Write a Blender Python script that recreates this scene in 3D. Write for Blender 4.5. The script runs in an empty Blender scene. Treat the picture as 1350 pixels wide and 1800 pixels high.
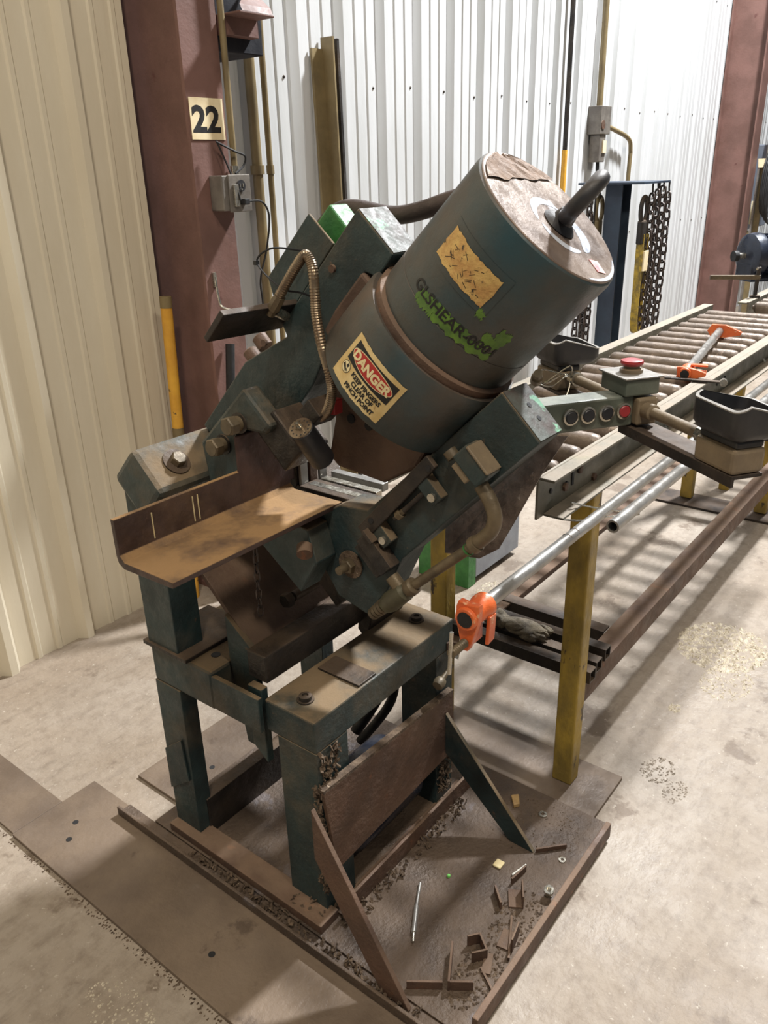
import bpy, bmesh, math, random
from mathutils import Vector, Matrix
random.seed(7)
PI = math.pi
S = math.sqrt(.5)
D = bpy.data
COL = bpy.context.scene.collection
SC = bpy.context.scene

# ------------------------------------------------------------------ camera
cam_d = D.cameras.new('camera')
cam = D.objects.new('camera', cam_d); COL.objects.link(cam)
cR = Vector((0.61257744, -0.79000975, -0.02516884))
cU = Vector((0.32357364, 0.22159394, 0.91988925))
cF = Vector((0.72114421, 0.57164738, -0.39136978))
M = Matrix((( cR.x, cU.x, -cF.x, 0), (cR.y, cU.y, -cF.y, 0), (cR.z, cU.z, -cF.z, 1.6), (0, 0, 0, 1)))
cam.matrix_world = M
cam_d.sensor_fit = 'VERTICAL'; cam_d.sensor_height = 36.0
cam_d.lens = 1408.6 / 1800 * 36.0
cam_d.clip_start = .02
SC.camera = cam

# ------------------------------------------------------------------ light
W = D.worlds.new('hall_air'); SC.world = W; W.use_nodes = True
W.node_tree.nodes['Background'].inputs[0].default_value = (.95, .97, 1.0, 1)
W.node_tree.nodes['Background'].inputs[1].default_value = .13

def lamp(name, loc, size, power, col=(1, 1, 1), aim=(0, 0, 0)):
    l = D.lights.new(name, 'AREA'); l.shape = 'DISK'; l.size = size; l.energy = power; l.color = col
    o = D.objects.new(name, l); COL.objects.link(o); o.location = loc
    d = Vector(aim) - Vector(loc)
    o.rotation_euler = d.to_track_quat('-Z', 'Y').to_euler()
    return o
lamp('high_bay_or_fill_light', (6.6, .55, 6.9), .6, 1420, (.97, .985, 1.0), (3.4, .9, 0))
lamp('high_bay_or_fill_light', (.4, -3.0, 6.0), .6, 90, (1, .88, .70), (.6, .5, 0))  # added warm fill from the camera side, no real fixture
lamp('high_bay_or_fill_light', (-1.2, -.6, 6.0), .6, 165, (1, .90, .76), (.4, 2.0, 0))  # added warm fill that brightens the left wall, no real fixture

SC.view_settings.view_transform = 'Standard'
SC.view_settings.look = 'None'
SC.view_settings.gamma = 1.0
SC.view_settings.use_curve_mapping = False
SC.view_settings.exposure = 0.0

# ------------------------------------------------------------------ materials
def lin(c):
    r = []
    for v in c:
        v /= 255.0
        r.append(v / 12.92 if v <= .04045 else ((v + .055) / 1.055) ** 2.4)
    return (*r, 1)

def mat(name, c1, c2=None, scale=8, rough=.6, metal=0, dust=0, dustcol=(118, 98, 76), bump=.15, bscale=60,
        spots=None, spotscale=20, spotamt=.62, stretch=None, detail=6, contrast=.18):
    m = D.materials.new(name); m.use_nodes = True
    t = m.node_tree; n = t.nodes; L = t.links
    b = n['Principled BSDF']
    g = n.new('ShaderNodeNewGeometry')
    pos = g.outputs['Position']
    if stretch:
        mp = n.new('ShaderNodeMapping'); L.new(pos, mp.inputs[0]); mp.inputs['Scale'].default_value = stretch
        pos = mp.outputs[0]
    def noise(s, d=detail, p=pos):
        x = n.new('ShaderNodeTexNoise'); x.inputs['Scale'].default_value = s; x.inputs['Detail'].default_value = d
        x.inputs['Roughness'].default_value = .62
        L.new(p, x.inputs['Vector']); return x.outputs['Fac']
    def ramp(f, a, bb):
        x = n.new('ShaderNodeMapRange'); x.inputs[1].default_value = a; x.inputs[2].default_value = bb
        x.interpolation_type = 'SMOOTHSTEP'; L.new(f, x.inputs[0]); return x.outputs[0]
    def mix(f, a, bb):
        x = n.new('ShaderNodeMix'); x.data_type = 'RGBA'
        L.new(f, x.inputs[0])
        for s, v in ((x.inputs[6], a), (x.inputs[7], bb)):
            if isinstance(v, tuple): s.default_value = v
            else: L.new(v, s)
        return x.outputs[2]
    c2 = c2 or tuple(max(0, v * .82) for v in c1)
    col = mix(ramp(noise(scale), .5 - contrast, .5 + contrast), lin(c1), lin(c2))
    if spots:
        col = mix(ramp(noise(spotscale), spotamt, spotamt + .06), col, lin(spots))
    rg = ramp(noise(scale * 2.3), .3, .7)
    rr = n.new('ShaderNodeMapRange'); rr.inputs[3].default_value = max(.05, rough - .12); rr.inputs[4].default_value = min(1, rough + .12)
    L.new(rg, rr.inputs[0]); rough_out = rr.outputs[0]
    if dust:
        sp = n.new('ShaderNodeSeparateXYZ'); L.new(g.outputs['Normal'], sp.inputs[0])
        up = ramp(sp.outputs['Z'], .05, .8)
        dn = ramp(noise(7, 8, g.outputs['Position']), .25, .6)
        mu = n.new('ShaderNodeMath'); mu.operation = 'MULTIPLY'; L.new(up, mu.inputs[0]); L.new(dn, mu.inputs[1])
        mu2 = n.new('ShaderNodeMath'); mu2.operation = 'MULTIPLY'; mu2.use_clamp = True
        L.new(mu.outputs[0], mu2.inputs[0]); mu2.inputs[1].default_value = dust
        # thin film everywhere
        fl = ramp(noise(5, 8, g.outputs['Position']), .45, .75)
        mu3 = n.new('ShaderNodeMath'); mu3.operation = 'MULTIPLY'; L.new(fl, mu3.inputs[0]); mu3.inputs[1].default_value = .45 * min(1, dust)
        mx = n.new('ShaderNodeMath'); mx.operation = 'MAXIMUM'; L.new(mu2.outputs[0], mx.inputs[0]); L.new(mu3.outputs[0], mx.inputs[1])
        col = mix(mx.outputs[0], col, lin(dustcol))
        r2 = n.new('ShaderNodeMix'); r2.data_type = 'FLOAT'
        L.new(mx.outputs[0], r2.inputs[0]); L.new(rough_out, r2.inputs[2]); r2.inputs[3].default_value = .9
        rough_out = r2.outputs[0]
        if metal:
            mm = n.new('ShaderNodeMapRange'); mm.inputs[3].default_value = metal; mm.inputs[4].default_value = 0
            L.new(mx.outputs[0], mm.inputs[0]); L.new(mm.outputs[0], b.inputs['Metallic'])
    L.new(col, b.inputs['Base Color']); L.new(rough_out, b.inputs['Roughness'])
    if metal and not dust: b.inputs['Metallic'].default_value = metal
    if bump:
        bp = n.new('ShaderNodeBump'); bp.inputs['Strength'].default_value = bump; bp.inputs['Distance'].default_value = .01
        L.new(noise(bscale, 4), bp.inputs['Height']); L.new(bp.outputs[0], b.inputs['Normal'])
    return m

TEAL = mat('machine_teal_paint', (42, 60, 61), (33, 45, 46), 9, .5, 0, dust=.95, dustcol=(124, 104, 78), bump=.25, spots=(84, 72, 60), spotscale=30, spotamt=.66)
TEALC = mat('ram_teal_paint', (44, 74, 82), (70, 64, 56), 4, .42, .1, dust=.42, dustcol=(122, 98, 80), bump=.12, contrast=.22, spots=(34, 44, 50), spotscale=26, spotamt=.68)
CAPM = mat('ram_cap_worn_steel', (146, 130, 118), (108, 92, 82), 9, .4, .2, bump=.12, spots=(190, 192, 198), spotscale=12, spotamt=.62)
RAWCAP = mat('worn_arm_end_steel', (92, 98, 94), (76, 66, 62), 26, .62, .0, bump=.2, spots=(120, 168, 140), spotscale=16, spotamt=.58)
DARKST = mat('dark_greasy_steel', (58, 54, 50), (40, 38, 38), 12, .45, .4, dust=.7, dustcol=(104, 84, 64), bump=.3)
BLACKBAR = mat('black_bar_steel', (30, 27, 26), (44, 38, 36), 10, .5, .2, dust=.6, dustcol=(110, 92, 76), bump=.15)
STOCK = mat('rusty_mill_scale', (84, 68, 64), (66, 52, 48), 16, .5, .3, dust=1.15, dustcol=(150, 118, 80), bump=.2, spots=(124, 100, 84), spotscale=60, spotamt=.68)
RUST = mat('rust_brown_plate', (98, 74, 60), (80, 62, 52), 9, .62, .1, dust=.6, dustcol=(130, 108, 88), bump=.3, spots=(122, 82, 60), spotscale=14, spotamt=.62)
BASEPL = mat('grimy_base_plate', (92, 78, 66), (70, 60, 54), 6, .5, .3, dust=.5, dustcol=(112, 94, 78), bump=.5, bscale=90, spots=(108, 104, 108), spotscale=5, spotamt=.6)
FLPL = mat('dusty_floor_plate', (124, 108, 92), (100, 86, 74), 3.5, .55, .15, bump=.25, bscale=40, spots=(92, 78, 66), spotscale=5, spotamt=.6)
YEL = mat('worn_yellow_paint', (170, 142, 58), (128, 108, 52), 14, .55, 0, bump=.25, spots=(70, 58, 44), spotscale=22, spotamt=.6, stretch=(1, 1, .5))
YELB = mat('bright_yellow_paint', (226, 172, 62), (206, 150, 54), 10, .45, 0, bump=.15, spots=(92, 76, 50), spotscale=18, spotamt=.64)
RAILM = mat('olive_grey_rail', (116, 112, 100), (88, 88, 78), 7, .45, .35, dust=.7, dustcol=(166, 152, 136), bump=.2, spots=(80, 92, 70), spotscale=10, spotamt=.62)
ROLL = mat('rusty_roller_steel', (134, 120, 108), (106, 94, 84), 22, .42, .35, bump=.2, spots=(158, 140, 128), spotscale=40, spotamt=.62)
PIPE = mat('galvanised_pipe', (160, 158, 154), (136, 132, 126), 10, .36, .5, bump=.05, spots=(130, 116, 100), spotscale=7, spotamt=.66)
ORANGE = mat('orange_clamp_enamel', (224, 112, 58), (204, 92, 46), 14, .4, 0, bump=.15, spots=(226, 170, 130), spotscale=30, spotamt=.6)
COLM = mat('column_red_primer', (122, 90, 82), (102, 74, 66), 4, .6, 0, bump=.12, spots=(96, 62, 56), spotscale=9, spotamt=.66)
WHITEP = mat('white_wall_sheet', (206, 208, 210), (192, 194, 194), 3, .42, 0, bump=.06, spots=(190, 180, 166), spotscale=6, spotamt=.72, stretch=(1, 1, .25))
TANP = mat('cream_wall_sheet', (222, 213, 192), (212, 201, 178), 3, .45, 0, bump=.06, spots=(196, 184, 164), spotscale=8, spotamt=.7, stretch=(1, 1, .3))
GALV = mat('grey_electrical_box', (128, 122, 114), (106, 100, 94), 14, .5, .3, bump=.1)
BLKPL = mat('black_plastic', (30, 32, 38), (40, 42, 46), 12, .42, 0, dust=.25, dustcol=(120, 110, 100), bump=.08)
RIMM = mat('scuffed_grey_plastic', (150, 146, 140), (120, 116, 110), 30, .5, 0, bump=.2)
GOLDB = mat('dusty_button_body', (132, 116, 92), (112, 98, 80), 12, .55, 0, bump=.15)
GREENB = mat('grey_green_enclosure', (90, 98, 88), (72, 76, 66), 9, .5, 0, dust=.7, dustcol=(170, 170, 158), bump=.1)
REDB = mat('red_button', (176, 58, 60), (150, 48, 52), 20, .4, 0, bump=0)
CHROME = mat('bright_zinc', (200, 196, 186), (170, 164, 150), 40, .25, .85, bump=.05)
BRASS = mat('dusty_brass_fitting', (112, 98, 76), (86, 76, 60), 20, .5, .25, bump=.15)
FLEXM = mat('flexible_metal_hose', (150, 134, 112), (116, 98, 80), 20, .3, .7, bump=.05)
HOSEM = mat('brown_rubber_hose', (72, 60, 56), (58, 48, 44), 14, .6, 0, bump=.2)
BLKRUB = mat('black_rubber', (20, 20, 22), (30, 30, 32), 14, .6, 0, bump=.1)
CHAINM = mat('oiled_chain_steel', (96, 86, 82), (66, 60, 58), 40, .35, .65, bump=.1)
BLUEPOST = mat('dark_blue_post', (52, 66, 82), (44, 54, 70), 6, .5, .1, bump=.1)
STICK = mat('aged_sticker_paper', (226, 204, 150), (202, 172, 112), 14, .6, 0, bump=.1, spots=(156, 116, 66), spotscale=40, spotamt=.64)
NAMEPL = mat('tattered_yellow_label', (206, 172, 104), (180, 136, 80), 40, .6, 0, bump=.3, spots=(70, 60, 44), spotscale=60, spotamt=.6)
BLKINK = mat('black_ink', (26, 24, 24), (32, 30, 28), 20, .6, 0, bump=0)
REDINK = mat('red_ink', (186, 48, 42), (168, 42, 38), 20, .55, 0, bump=0)
CREAM = mat('cream_ink', (236, 222, 176), (220, 200, 150), 30, .6, 0, bump=0)
GREENP = mat('lime_spray_paint', (104, 142, 50), (74, 104, 46), 30, .6, 0, bump=.05)
BRIGHTG = mat('bright_green_paint', (62, 126, 62), (48, 104, 52), 20, .5, 0, bump=.2, spots=(50, 60, 50), spotscale=24, spotamt=.64)
SIGNM = mat('yellowed_number_card', (240, 226, 190), (226, 206, 164), 12, .6, 0, bump=.03, spots=(214, 176, 130), spotscale=14, spotamt=.66)
GLOVEM = mat('dirty_work_glove', (116, 106, 88), (80, 72, 60), 30, .85, 0, bump=.5, bscale=200)
PEB = mat('broken_concrete_chips', (206, 196, 176), (170, 158, 138), 30, .9, 0, bump=.3)
NAVYD = mat('recess_shade_navy', (22, 24, 34), (16, 18, 26), 6, .9, 0, bump=.1)  # shade of the recess put into the colour
OLIVE = mat('olive_conduit_paint', (132, 116, 82), (112, 98, 70), 8, .5, .1, bump=.06)
SHEETM = mat('scuffed_guard_sheet', (142, 130, 124), (110, 98, 92), 24, .4, .45, bump=.5, bscale=30, spots=(184, 176, 172), spotscale=30, spotamt=.64)
MOTORB = mat('dark_blue_motor_enamel', (44, 52, 68), (30, 34, 46), 12, .35, .1, bump=.08, spots=(70, 80, 100), spotscale=10, spotamt=.66)
CRUD = mat('caked_sawdust_grease', (112, 94, 76), (70, 56, 44), 40, .9, 0, bump=.6, bscale=160, spots=(160, 142, 122), spotscale=60, spotamt=.64)
PINKL = mat('pink_paper_tag', (226, 120, 130), (236, 206, 200), 90, .6, 0, bump=0)
SCORCH = mat('scraped_bare_ring', (214, 220, 230), (184, 190, 204), 40, .4, .1, bump=.2)
TAPEM = mat('yellow_sling_webbing', (190, 160, 60), (120, 104, 60), 30, .7, 0, bump=.3)

# concrete floor
def floor_mat():
    m = mat('shop_concrete', (158, 147, 134), (140, 126, 110), 1.3, .62, 0, bump=.4, bscale=38,
            spots=(118, 104, 90), spotscale=4.2, spotamt=.6)
    return m
CONC = floor_mat()
def enrich(m):
    t = m.node_tree; n = t.nodes; L = t.links; b = n['Principled BSDF']
    src = b.inputs['Base Color'].links[0].from_socket
    g = n.new('ShaderNodeNewGeometry')
    def ns(sc, det, a, bb, st=None):
        p = g.outputs['Position']
        if st:
            mp = n.new('ShaderNodeMapping'); L.new(p, mp.inputs[0]); mp.inputs['Scale'].default_value = st; mp.inputs['Rotation'].default_value = (0, 0, .5); p = mp.outputs[0]
        x = n.new('ShaderNodeTexNoise'); x.inputs['Scale'].default_value = sc; x.inputs['Detail'].default_value = det; x.inputs['Roughness'].default_value = .7
        L.new(p, x.inputs['Vector']); r = n.new('ShaderNodeMapRange'); r.inputs[1].default_value = a; r.inputs[2].default_value = bb
        L.new(x.outputs['Fac'], r.inputs[0]); return r.outputs[0]
    def mx(f, src, c, k):
        mu = n.new('ShaderNodeMath'); mu.operation = 'MULTIPLY'; L.new(f, mu.inputs[0]); mu.inputs[1].default_value = k
        x = n.new('ShaderNodeMix'); x.data_type = 'RGBA'; L.new(mu.outputs[0], x.inputs[0]); L.new(src, x.inputs[6]); x.inputs[7].default_value = lin(c); return x.outputs[2]
    c = mx(ns(22, 9, .46, .70), src, (112, 98, 84), .55)
    c = mx(ns(9, 8, .52, .72, (1, 3.5, 1)), c, (104, 92, 80), .45)
    c = mx(ns(60, 4, .62, .72), c, (214, 206, 192), .5)
    L.new(c, b.inputs['Base Color'])
enrich(CONC)

# ------------------------------------------------------------------ mesh builder
class MB:
    def __init__(s): s.bm = bmesh.new()
    def faces(s, vs, fs):
        v = [s.bm.verts.new(Vector(p)) for p in vs]
        for f in fs:
            try: s.bm.faces.new([v[i] for i in f])
            except ValueError: pass
        return s
    def box(s, x0, x1, y0, y1, z0, z1):
        vs = [(x, y, z) for x in (x0, x1) for y in (y0, y1) for z in (z0, z1)]
        return s.faces(vs, [(0, 1, 3, 2), (4, 6, 7, 5), (0, 4, 5, 1), (2, 3, 7, 6), (0, 2, 6, 4), (1, 5, 7, 3)])
    def obox(s, c, ax, ay, az, hx, hy, hz):
        c = Vector(c); ax, ay, az = [Vector(a).normalized() for a in (ax, ay, az)]
        vs = [c + ax * hx * i + ay * hy * j + az * hz * k for i in (-1, 1) for j in (-1, 1) for k in (-1, 1)]
        return s.faces(vs, [(0, 1, 3, 2), (4, 6, 7, 5), (0, 4, 5, 1), (2, 3, 7, 6), (0, 2, 6, 4), (1, 5, 7, 3)])
    def prism(s, poly, d):
        d = Vector(d); n = len(poly)
        vs = [Vector(p) for p in poly] + [Vector(p) + d for p in poly]
        fs = [tuple(range(n)), tuple(range(2 * n - 1, n - 1, -1))]
        fs += [(i, i + n, (i + 1) % n + n, (i + 1) % n) for i in range(n)]
        return s.faces(vs, fs)
    def yz(s, poly, x0, x1): return s.prism([(x0, y, z) for y, z in poly], (x1 - x0, 0, 0))
    def ab(s, poly, x0, x1): return s.prism([AB(a, b, x0) for a, b in poly], (x1 - x0, 0, 0))
    def ring(s, c, n, r, seg, ref=None):
        c = Vector(c); n = Vector(n).normalized()
        u = n.orthogonal().normalized() if ref is None else (Vector(ref) - n * n.dot(Vector(ref))).normalized()
        w = n.cross(u)
        return [s.bm.verts.new(c + (u * math.cos(2 * PI * i / seg) + w * math.sin(2 * PI * i / seg)) * r) for i in range(seg)]
    def lathe(s, p, ax, prof, seg=32, cap=True):
        p = Vector(p); ax = Vector(ax).normalized(); u = ax.orthogonal().normalized()
        R = [s.ring(p + ax * h, ax, max(r, 1e-5), seg, u) for h, r in prof]
        for a, b in zip(R, R[1:]):
            for i in range(seg):
                s.bm.faces.new((a[i], a[(i + 1) % seg], b[(i + 1) % seg], b[i]))
        if cap:
            s.bm.faces.new(R[0][::-1]); s.bm.faces.new(R[-1])
        return s
    def cyl(s, a, b, r, r2=None, seg=20):
        a = Vector(a); b = Vector(b)
        return s.lathe(a, b - a, [(0, r), ((b - a).length, r if r2 is None else r2)], seg)
    def hexa(s, a, d, r, h):
        return s.lathe(a, d, [(0, r), (h * .85, r), (h, r * .88)], 6)
    def tube(s, pts, r, seg=12, sub=6, closed=False, ribs=0, smooth=True):
        P = [Vector(p) for p in pts]
        if smooth: P = spline(P, sub, closed)
        n = len(P); prev = None; R = []
        ref = None
        for i in range(n):
            if closed: t = P[(i + 1) % n] - P[i - 1]
            else: t = P[min(i + 1, n - 1)] - P[max(i - 1, 0)]
            t.normalize()
            if ref is None: ref = t.orthogonal().normalized()
            ref = (ref - t * t.dot(ref)).normalized()
            rr = (r(i / (n - 1)) if callable(r) else r) * (1 + (ribs if i % 2 else 0))
            R.append(s.ring(P[i], t, rr, seg, ref))
        k = n if closed else n - 1
        for j in range(k):
            a, b = R[j], R[(j + 1) % n]
            for i in range(seg):
                s.bm.faces.new((a[i], a[(i + 1) % seg], b[(i + 1) % seg], b[i]))
        if not closed:
            s.bm.faces.new(R[0][::-1]); s.bm.faces.new(R[-1])
        return s
    def build(s, name, m, parent=None, bevel=0, smooth=False, kind=None, label=None, recalc=True):
        bmesh.ops.remove_doubles(s.bm, verts=s.bm.verts, dist=1e-6)
        if recalc: bmesh.ops.recalc_face_normals(s.bm, faces=s.bm.faces)
        me = D.meshes.new(name)
        o0 = origin_of(parent) if parent is not None else None
        if parent is None:
            xs = [v.co for v in s.bm.verts]
            o0 = Vector(((min(v.x for v in xs) + max(v.x for v in xs)) / 2, (min(v.y for v in xs) + max(v.y for v in xs)) / 2, min(v.z for v in xs)))
        bmesh.ops.translate(s.bm, verts=s.bm.verts, vec=-o0)
        s.bm.to_mesh(me); s.bm.free()
        me.materials.append(m)
        o = D.objects.new(name, me); COL.objects.link(o)
        if parent is None: o.location = o0
        else: o.parent = parent
        if smooth:
            for f in me.polygons: f.use_smooth = True
            try: me.set_sharp_from_angle(angle=math.radians(38))
            except Exception: pass
        if bevel:
            bv = o.modifiers.new('bevel', 'BEVEL'); bv.width = bevel; bv.segments = 2; bv.limit_method = 'ANGLE'; bv.angle_limit = math.radians(40)
        if kind: o['kind'] = kind
        if label: o['label'] = label
        return o

def origin_of(o):
    v = Vector((0, 0, 0))
    while o is not None:
        v += o.location; o = o.parent
    return v

def spline(P, sub, closed=False):
    out = []; n = len(P)
    rng = range(n if closed else n - 1)
    for i in rng:
        g = (lambda k: P[k % n]) if closed else (lambda k: P[max(0, min(n - 1, k))])
        p0, p1, p2, p3 = g(i - 1), g(i), g(i + 1), g(i + 2)
        for j in range(sub):
            t = j / sub
            out.append(.5 * ((2 * p1) + (p2 - p0) * t + (2 * p0 - 5 * p1 + 4 * p2 - p3) * t * t + (3 * p1 - p0 - 3 * p2 + p3) * t ** 3))
    if not closed: out.append(P[-1].copy())
    return out

def AB(a, b, x): return Vector((x, -(a + b) * S, (a - b) * S))
VA = Vector((0, -S, S)); VB = Vector((0, -S, -S)); VX = Vector((1, 0, 0)); VY = Vector((0, 1, 0)); VZ = Vector((0, 0, 1))

def tag(o, label, cat, group=None, kind=None):
    o['label'] = label; o['category'] = cat
    if group: o['group'] = group
    if kind: o['kind'] = kind
    return o
def thing(name, label, cat, loc, group=None):
    o = D.objects.new(name, None); COL.objects.link(o); o.location = loc; o.empty_display_size = .05
    return tag(o, label, cat, group)
def struct(name, loc=(0, 0, 0)):
    o = D.objects.new(name, None); COL.objects.link(o); o.location = loc; o['kind'] = 'structure'; return o
def copy_tree(o, parent=None):
    c = o.copy(); COL.objects.link(c); c.parent = parent
    for ch in list(o.children): copy_tree(ch, c)
    return c

# flat text as mesh; frame(u, v, h) maps text plane to world
def text_mesh(txt, size, frame, name, m, parent, align='LEFT', bold=0, h=0.0, sx=1.0):
    cu = D.curves.new('lettering', 'FONT'); cu.body = txt; cu.size = size; cu.align_x = align; cu.align_y = 'BOTTOM_BASELINE'
    cu.offset = bold; cu.resolution_u = 3
    tmp = D.objects.new('lettering', cu); COL.objects.link(tmp)
    dg = bpy.context.evaluated_depsgraph_get()
    me0 = tmp.evaluated_get(dg).to_mesh()
    bm = bmesh.new(); bm.from_mesh(me0)
    D.objects.remove(tmp); D.curves.remove(cu)
    # refine so that letters follow curved surfaces
    long = [e for e in bm.edges if e.calc_length() > size * .35]
    if long: bmesh.ops.subdivide_edges(bm, edges=long, cuts=2); 
    bmesh.ops.triangulate(bm, faces=bm.faces)
    for v in bm.verts: v.co = frame(v.co.x * sx, v.co.y, h)
    o0 = origin_of(parent)
    bmesh.ops.translate(bm, verts=bm.verts, vec=-o0)
    me = D.meshes.new(name); bm.to_mesh(me); bm.free(); me.materials.append(m)
    o = D.objects.new(name, me); COL.objects.link(o); o.parent = parent
    return o

# ================================================================== SETTING
def floor_mesh():
    b = MB()
    b.faces([(-6, -7, 0), (16, -7, 0), (16, 2.76, 0), (-6, 2.76, 0)], [(0, 1, 2, 3)])
    return b.build('floor', CONC, kind='structure')
floor_mesh()

def rib_profile(x0, x1, yb, out, pitch=.305, phase=0.0):
    # polyline (x, y): major trapezoid ribs, two minor ribs between; out = -1 toward room, +1 away
    pts = []; w_ = .007 if out > 0 else 0
    k0 = math.floor((x0 - phase) / pitch) - 1; k1 = math.ceil((x1 - phase) / pitch) + 1
    for k in range(k0, k1):
        c = phase + k * pitch
        for dx, dy in ((-.034 - w_, 0), (-.013 - w_, .032 + w_), (.013 + w_, .032 + w_), (.034 + w_, 0), (.098, 0), (.104, .006), (.118, .006), (.124, 0),
                       (.18, 0), (.186, .006), (.2, .006), (.206, 0)):
            pts.append((c + dx, yb + out * dy))
    pts = [p for p in pts if x0 <= p[0] <= x1]
    return [(x0, pts[0][1])] + pts + [(x1, pts[-1][1])]

def wall_panels(root, x0, x1, yb, out, z0, z1, m, phase):
    w = .915; x = x0
    while x < x1 - .01:
        xe = min(x + w, x1)
        pr = rib_profile(x, xe, yb, out, phase=phase)
        b = MB(); n = len(pr)
        lap = -.0012 if int(round((x - x0) / w)) % 2 else 0
        vs = [(p[0], p[1] + lap, z0) for p in pr] + [(p[0], p[1] + lap, z1) for p in pr] + \
             [(p[0], p[1] + .002 + lap, z0) for p in pr] + [(p[0], p[1] + .002 + lap, z1) for p in pr]
        fs = [(i, i + 1, n + i + 1, n + i) for i in range(n - 1)] + [(2 * n + i, 3 * n + i, 3 * n + i + 1, 2 * n + i + 1) for i in range(n - 1)]
        fs += [(0, n, 3 * n, 2 * n), (n - 1, 3 * n - 1, 4 * n - 1, 2 * n - 1)]
        b.faces(vs, fs)
        o = b.build('wall_panel', m, root)
        x = xe
wl = struct('wall_left', (0, 2.55, 0))
wall_panels(wl, -3.66, 1.90, 2.545, -1, 0.0, 6.5, TANP, 1.057)
wb = struct('wall_back', (5, 2.72, 0))
wall_panels(wb, 1.95, 14, 2.70, 1, 0.0, 6.5, WHITEP, 2.86)
# screws of the back wall
b = MB()
for k in range(0, 34):
    for z in (1.98, 1.10, 2.90):
        b.lathe((2.86 + .305 * k - .06, 2.7005, z + .012 * math.sin(k * 2.3)), (0, -1, 0), [(0, .007), (.003, .007), (.006, .004)], 6)
b.build('screw_heads', DARKST, wb, kind='stuff')

# girt, and a solid block painted dark for the shade of a recess
b = MB(); b.box(2.10, 2.31, 2.32, 2.60, 1.985, 2.9); rec = b.build('recess_shade_block', NAVYD, bevel=.004, kind='structure')
g = thing('wall_girt', 'pinkish steel girt bracket poking out of block painted as shaded recess at top left', 'beam', (2.2, 2.3, 2.03))
b = MB(); b.box(2.10, 2.255, 2.28, 2.32, 2.03, 2.09); b.box(2.10, 2.255, 2.20, 2.28, 2.083, 2.09); b.build('beam_face', COLM, g, bevel=.002)
b = MB(); b.prism([(2.11, 2.20, 2.09), (2.25, 2.20, 2.09), (2.25, 2.30, 2.17)], (0, .01, .02)); b.build('gusset', COLM, g)

# steel columns (I sections)
def column(name, label, x0, x1, yf, yb, web):
    r = thing(name, label, 'column', ((x0 + x1) / 2, (yf + yb) / 2, 0))
    b = MB(); b.box(x0, x1, yf, yf + .014, 0, 6.5); b.build('flange', COLM, r)
    b = MB(); b.box(x0, x1, yb - .014, yb, 0, 6.5); b.build('flange', COLM, r)
    b = MB(); b.box(web - .005, web + .005, yf + .014, yb - .014, 0, 6.5); b.build('web', COLM, r)
    b = MB(); b.box(x0 - .03, x1 + .03, yf - .02, yb, 0, .02); b.build('foot_plate', COLM, r)
    return r
c1 = column('steel_column', 'red primed steel column at left carrying the 22 card and outlet box', 1.915, 2.075, 2.29, 2.68, 1.955)
c2 = column('steel_column', 'distant red primed steel column behind the far end of the conveyor', 8.72, 8.92, 2.34, 2.69, 8.80)

# ---- number card
s22 = thing('number_sign', 'yellowed card with black number 22 stuck on the left column', 'sign', (1.99, 2.288, 1.70))
b = MB(); b.box(1.922, 2.066, 2.2868, 2.2888, 1.712, 1.838); b.build('card', SIGNM, s22)
fr = lambda u, v, h: Vector((1.928 + u, 2.2864 - h, 1.737 + v))
text_mesh('22', .108, fr, 'numerals', BLKINK, s22, bold=.004, sx=1.12)

# ---- conduit, outlet box on column
cd = thing('electrical_conduit', 'painted vertical conduit running down the right edge of left column', 'conduit', (2.078, 2.26, 1.6))
MB().cyl((2.078, 2.268, 1.62), (2.082, 2.268, 4.5), .011, seg=12).build('pipe', OLIVE, cd, smooth=True)
MB().cyl((2.078, 2.268, 1.60), (2.078, 2.268, 1.63), .016, seg=12).build('coupling', CHROME, cd, smooth=True)
ob = thing('outlet_box', 'grey outlet box with round receptacle hanging on the left column', 'outlet', (2.02, 2.25, 1.49))
MB().box(1.975, 2.095, 2.225, 2.29, 1.487, 1.60).build('box_body', GALV, ob, bevel=.004)
MB().box(2.0, 2.10, 2.219, 2.225, 1.482, 1.602).build('cover_plate', GALV, ob, bevel=.002)
MB().cyl((2.052, 2.219, 1.566), (2.052, 2.213, 1.566), .019, seg=20).build('receptacle', BLKPL, ob, smooth=True)
b = MB(); b.box(2.043, 2.047, 2.211, 2.2135, 1.562, 1.574); b.box(2.057, 2.061, 2.211, 2.2135, 1.562, 1.574); b.box(2.049, 2.055, 2.211, 2.2135, 1.552, 1.557)
b.build('receptacle_slots', CHROME, ob)
MB().box(2.045, 2.07, 2.195, 2.219, 1.505, 1.525).build('plug', BLKRUB, ob, bevel=.003)
MB().box(2.015, 2.035, 2.208, 2.219, 1.50, 1.57).build('wire_clip', CHROME, ob, bevel=.002)
pc = MB().tube([(2.06, 2.20, 1.515), (2.12, 2.19, 1.512), (2.16, 2.2, 1.46), (2.165, 2.23, 1.35), (2.14, 2.25, 1.24), (2.17, 2.28, 1.12), (2.16, 2.3, .9), (2.165, 2.3, .5), (2.15, 2.3, .1), (2.12, 2.28, .012)], .0035, 8).build('power_cord', BLKRUB, smooth=True)
tag(pc, 'thin black cord hanging from the outlet box beside left column', 'cord')
ws = MB()
ws.tube([(2.0, 2.262, 1.71), (2.02, 2.255, 1.66), (2.035, 2.24, 1.6), (2.03, 2.215, 1.56), (2.035, 2.205, 1.52)], .003, 8)
ws.tube([(2.00, 2.262, 1.705), (2.06, 2.24, 1.675), (2.10, 2.235, 1.66), (2.095, 2.24, 1.63), (2.05, 2.235, 1.605)], .0035, 8)
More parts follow.
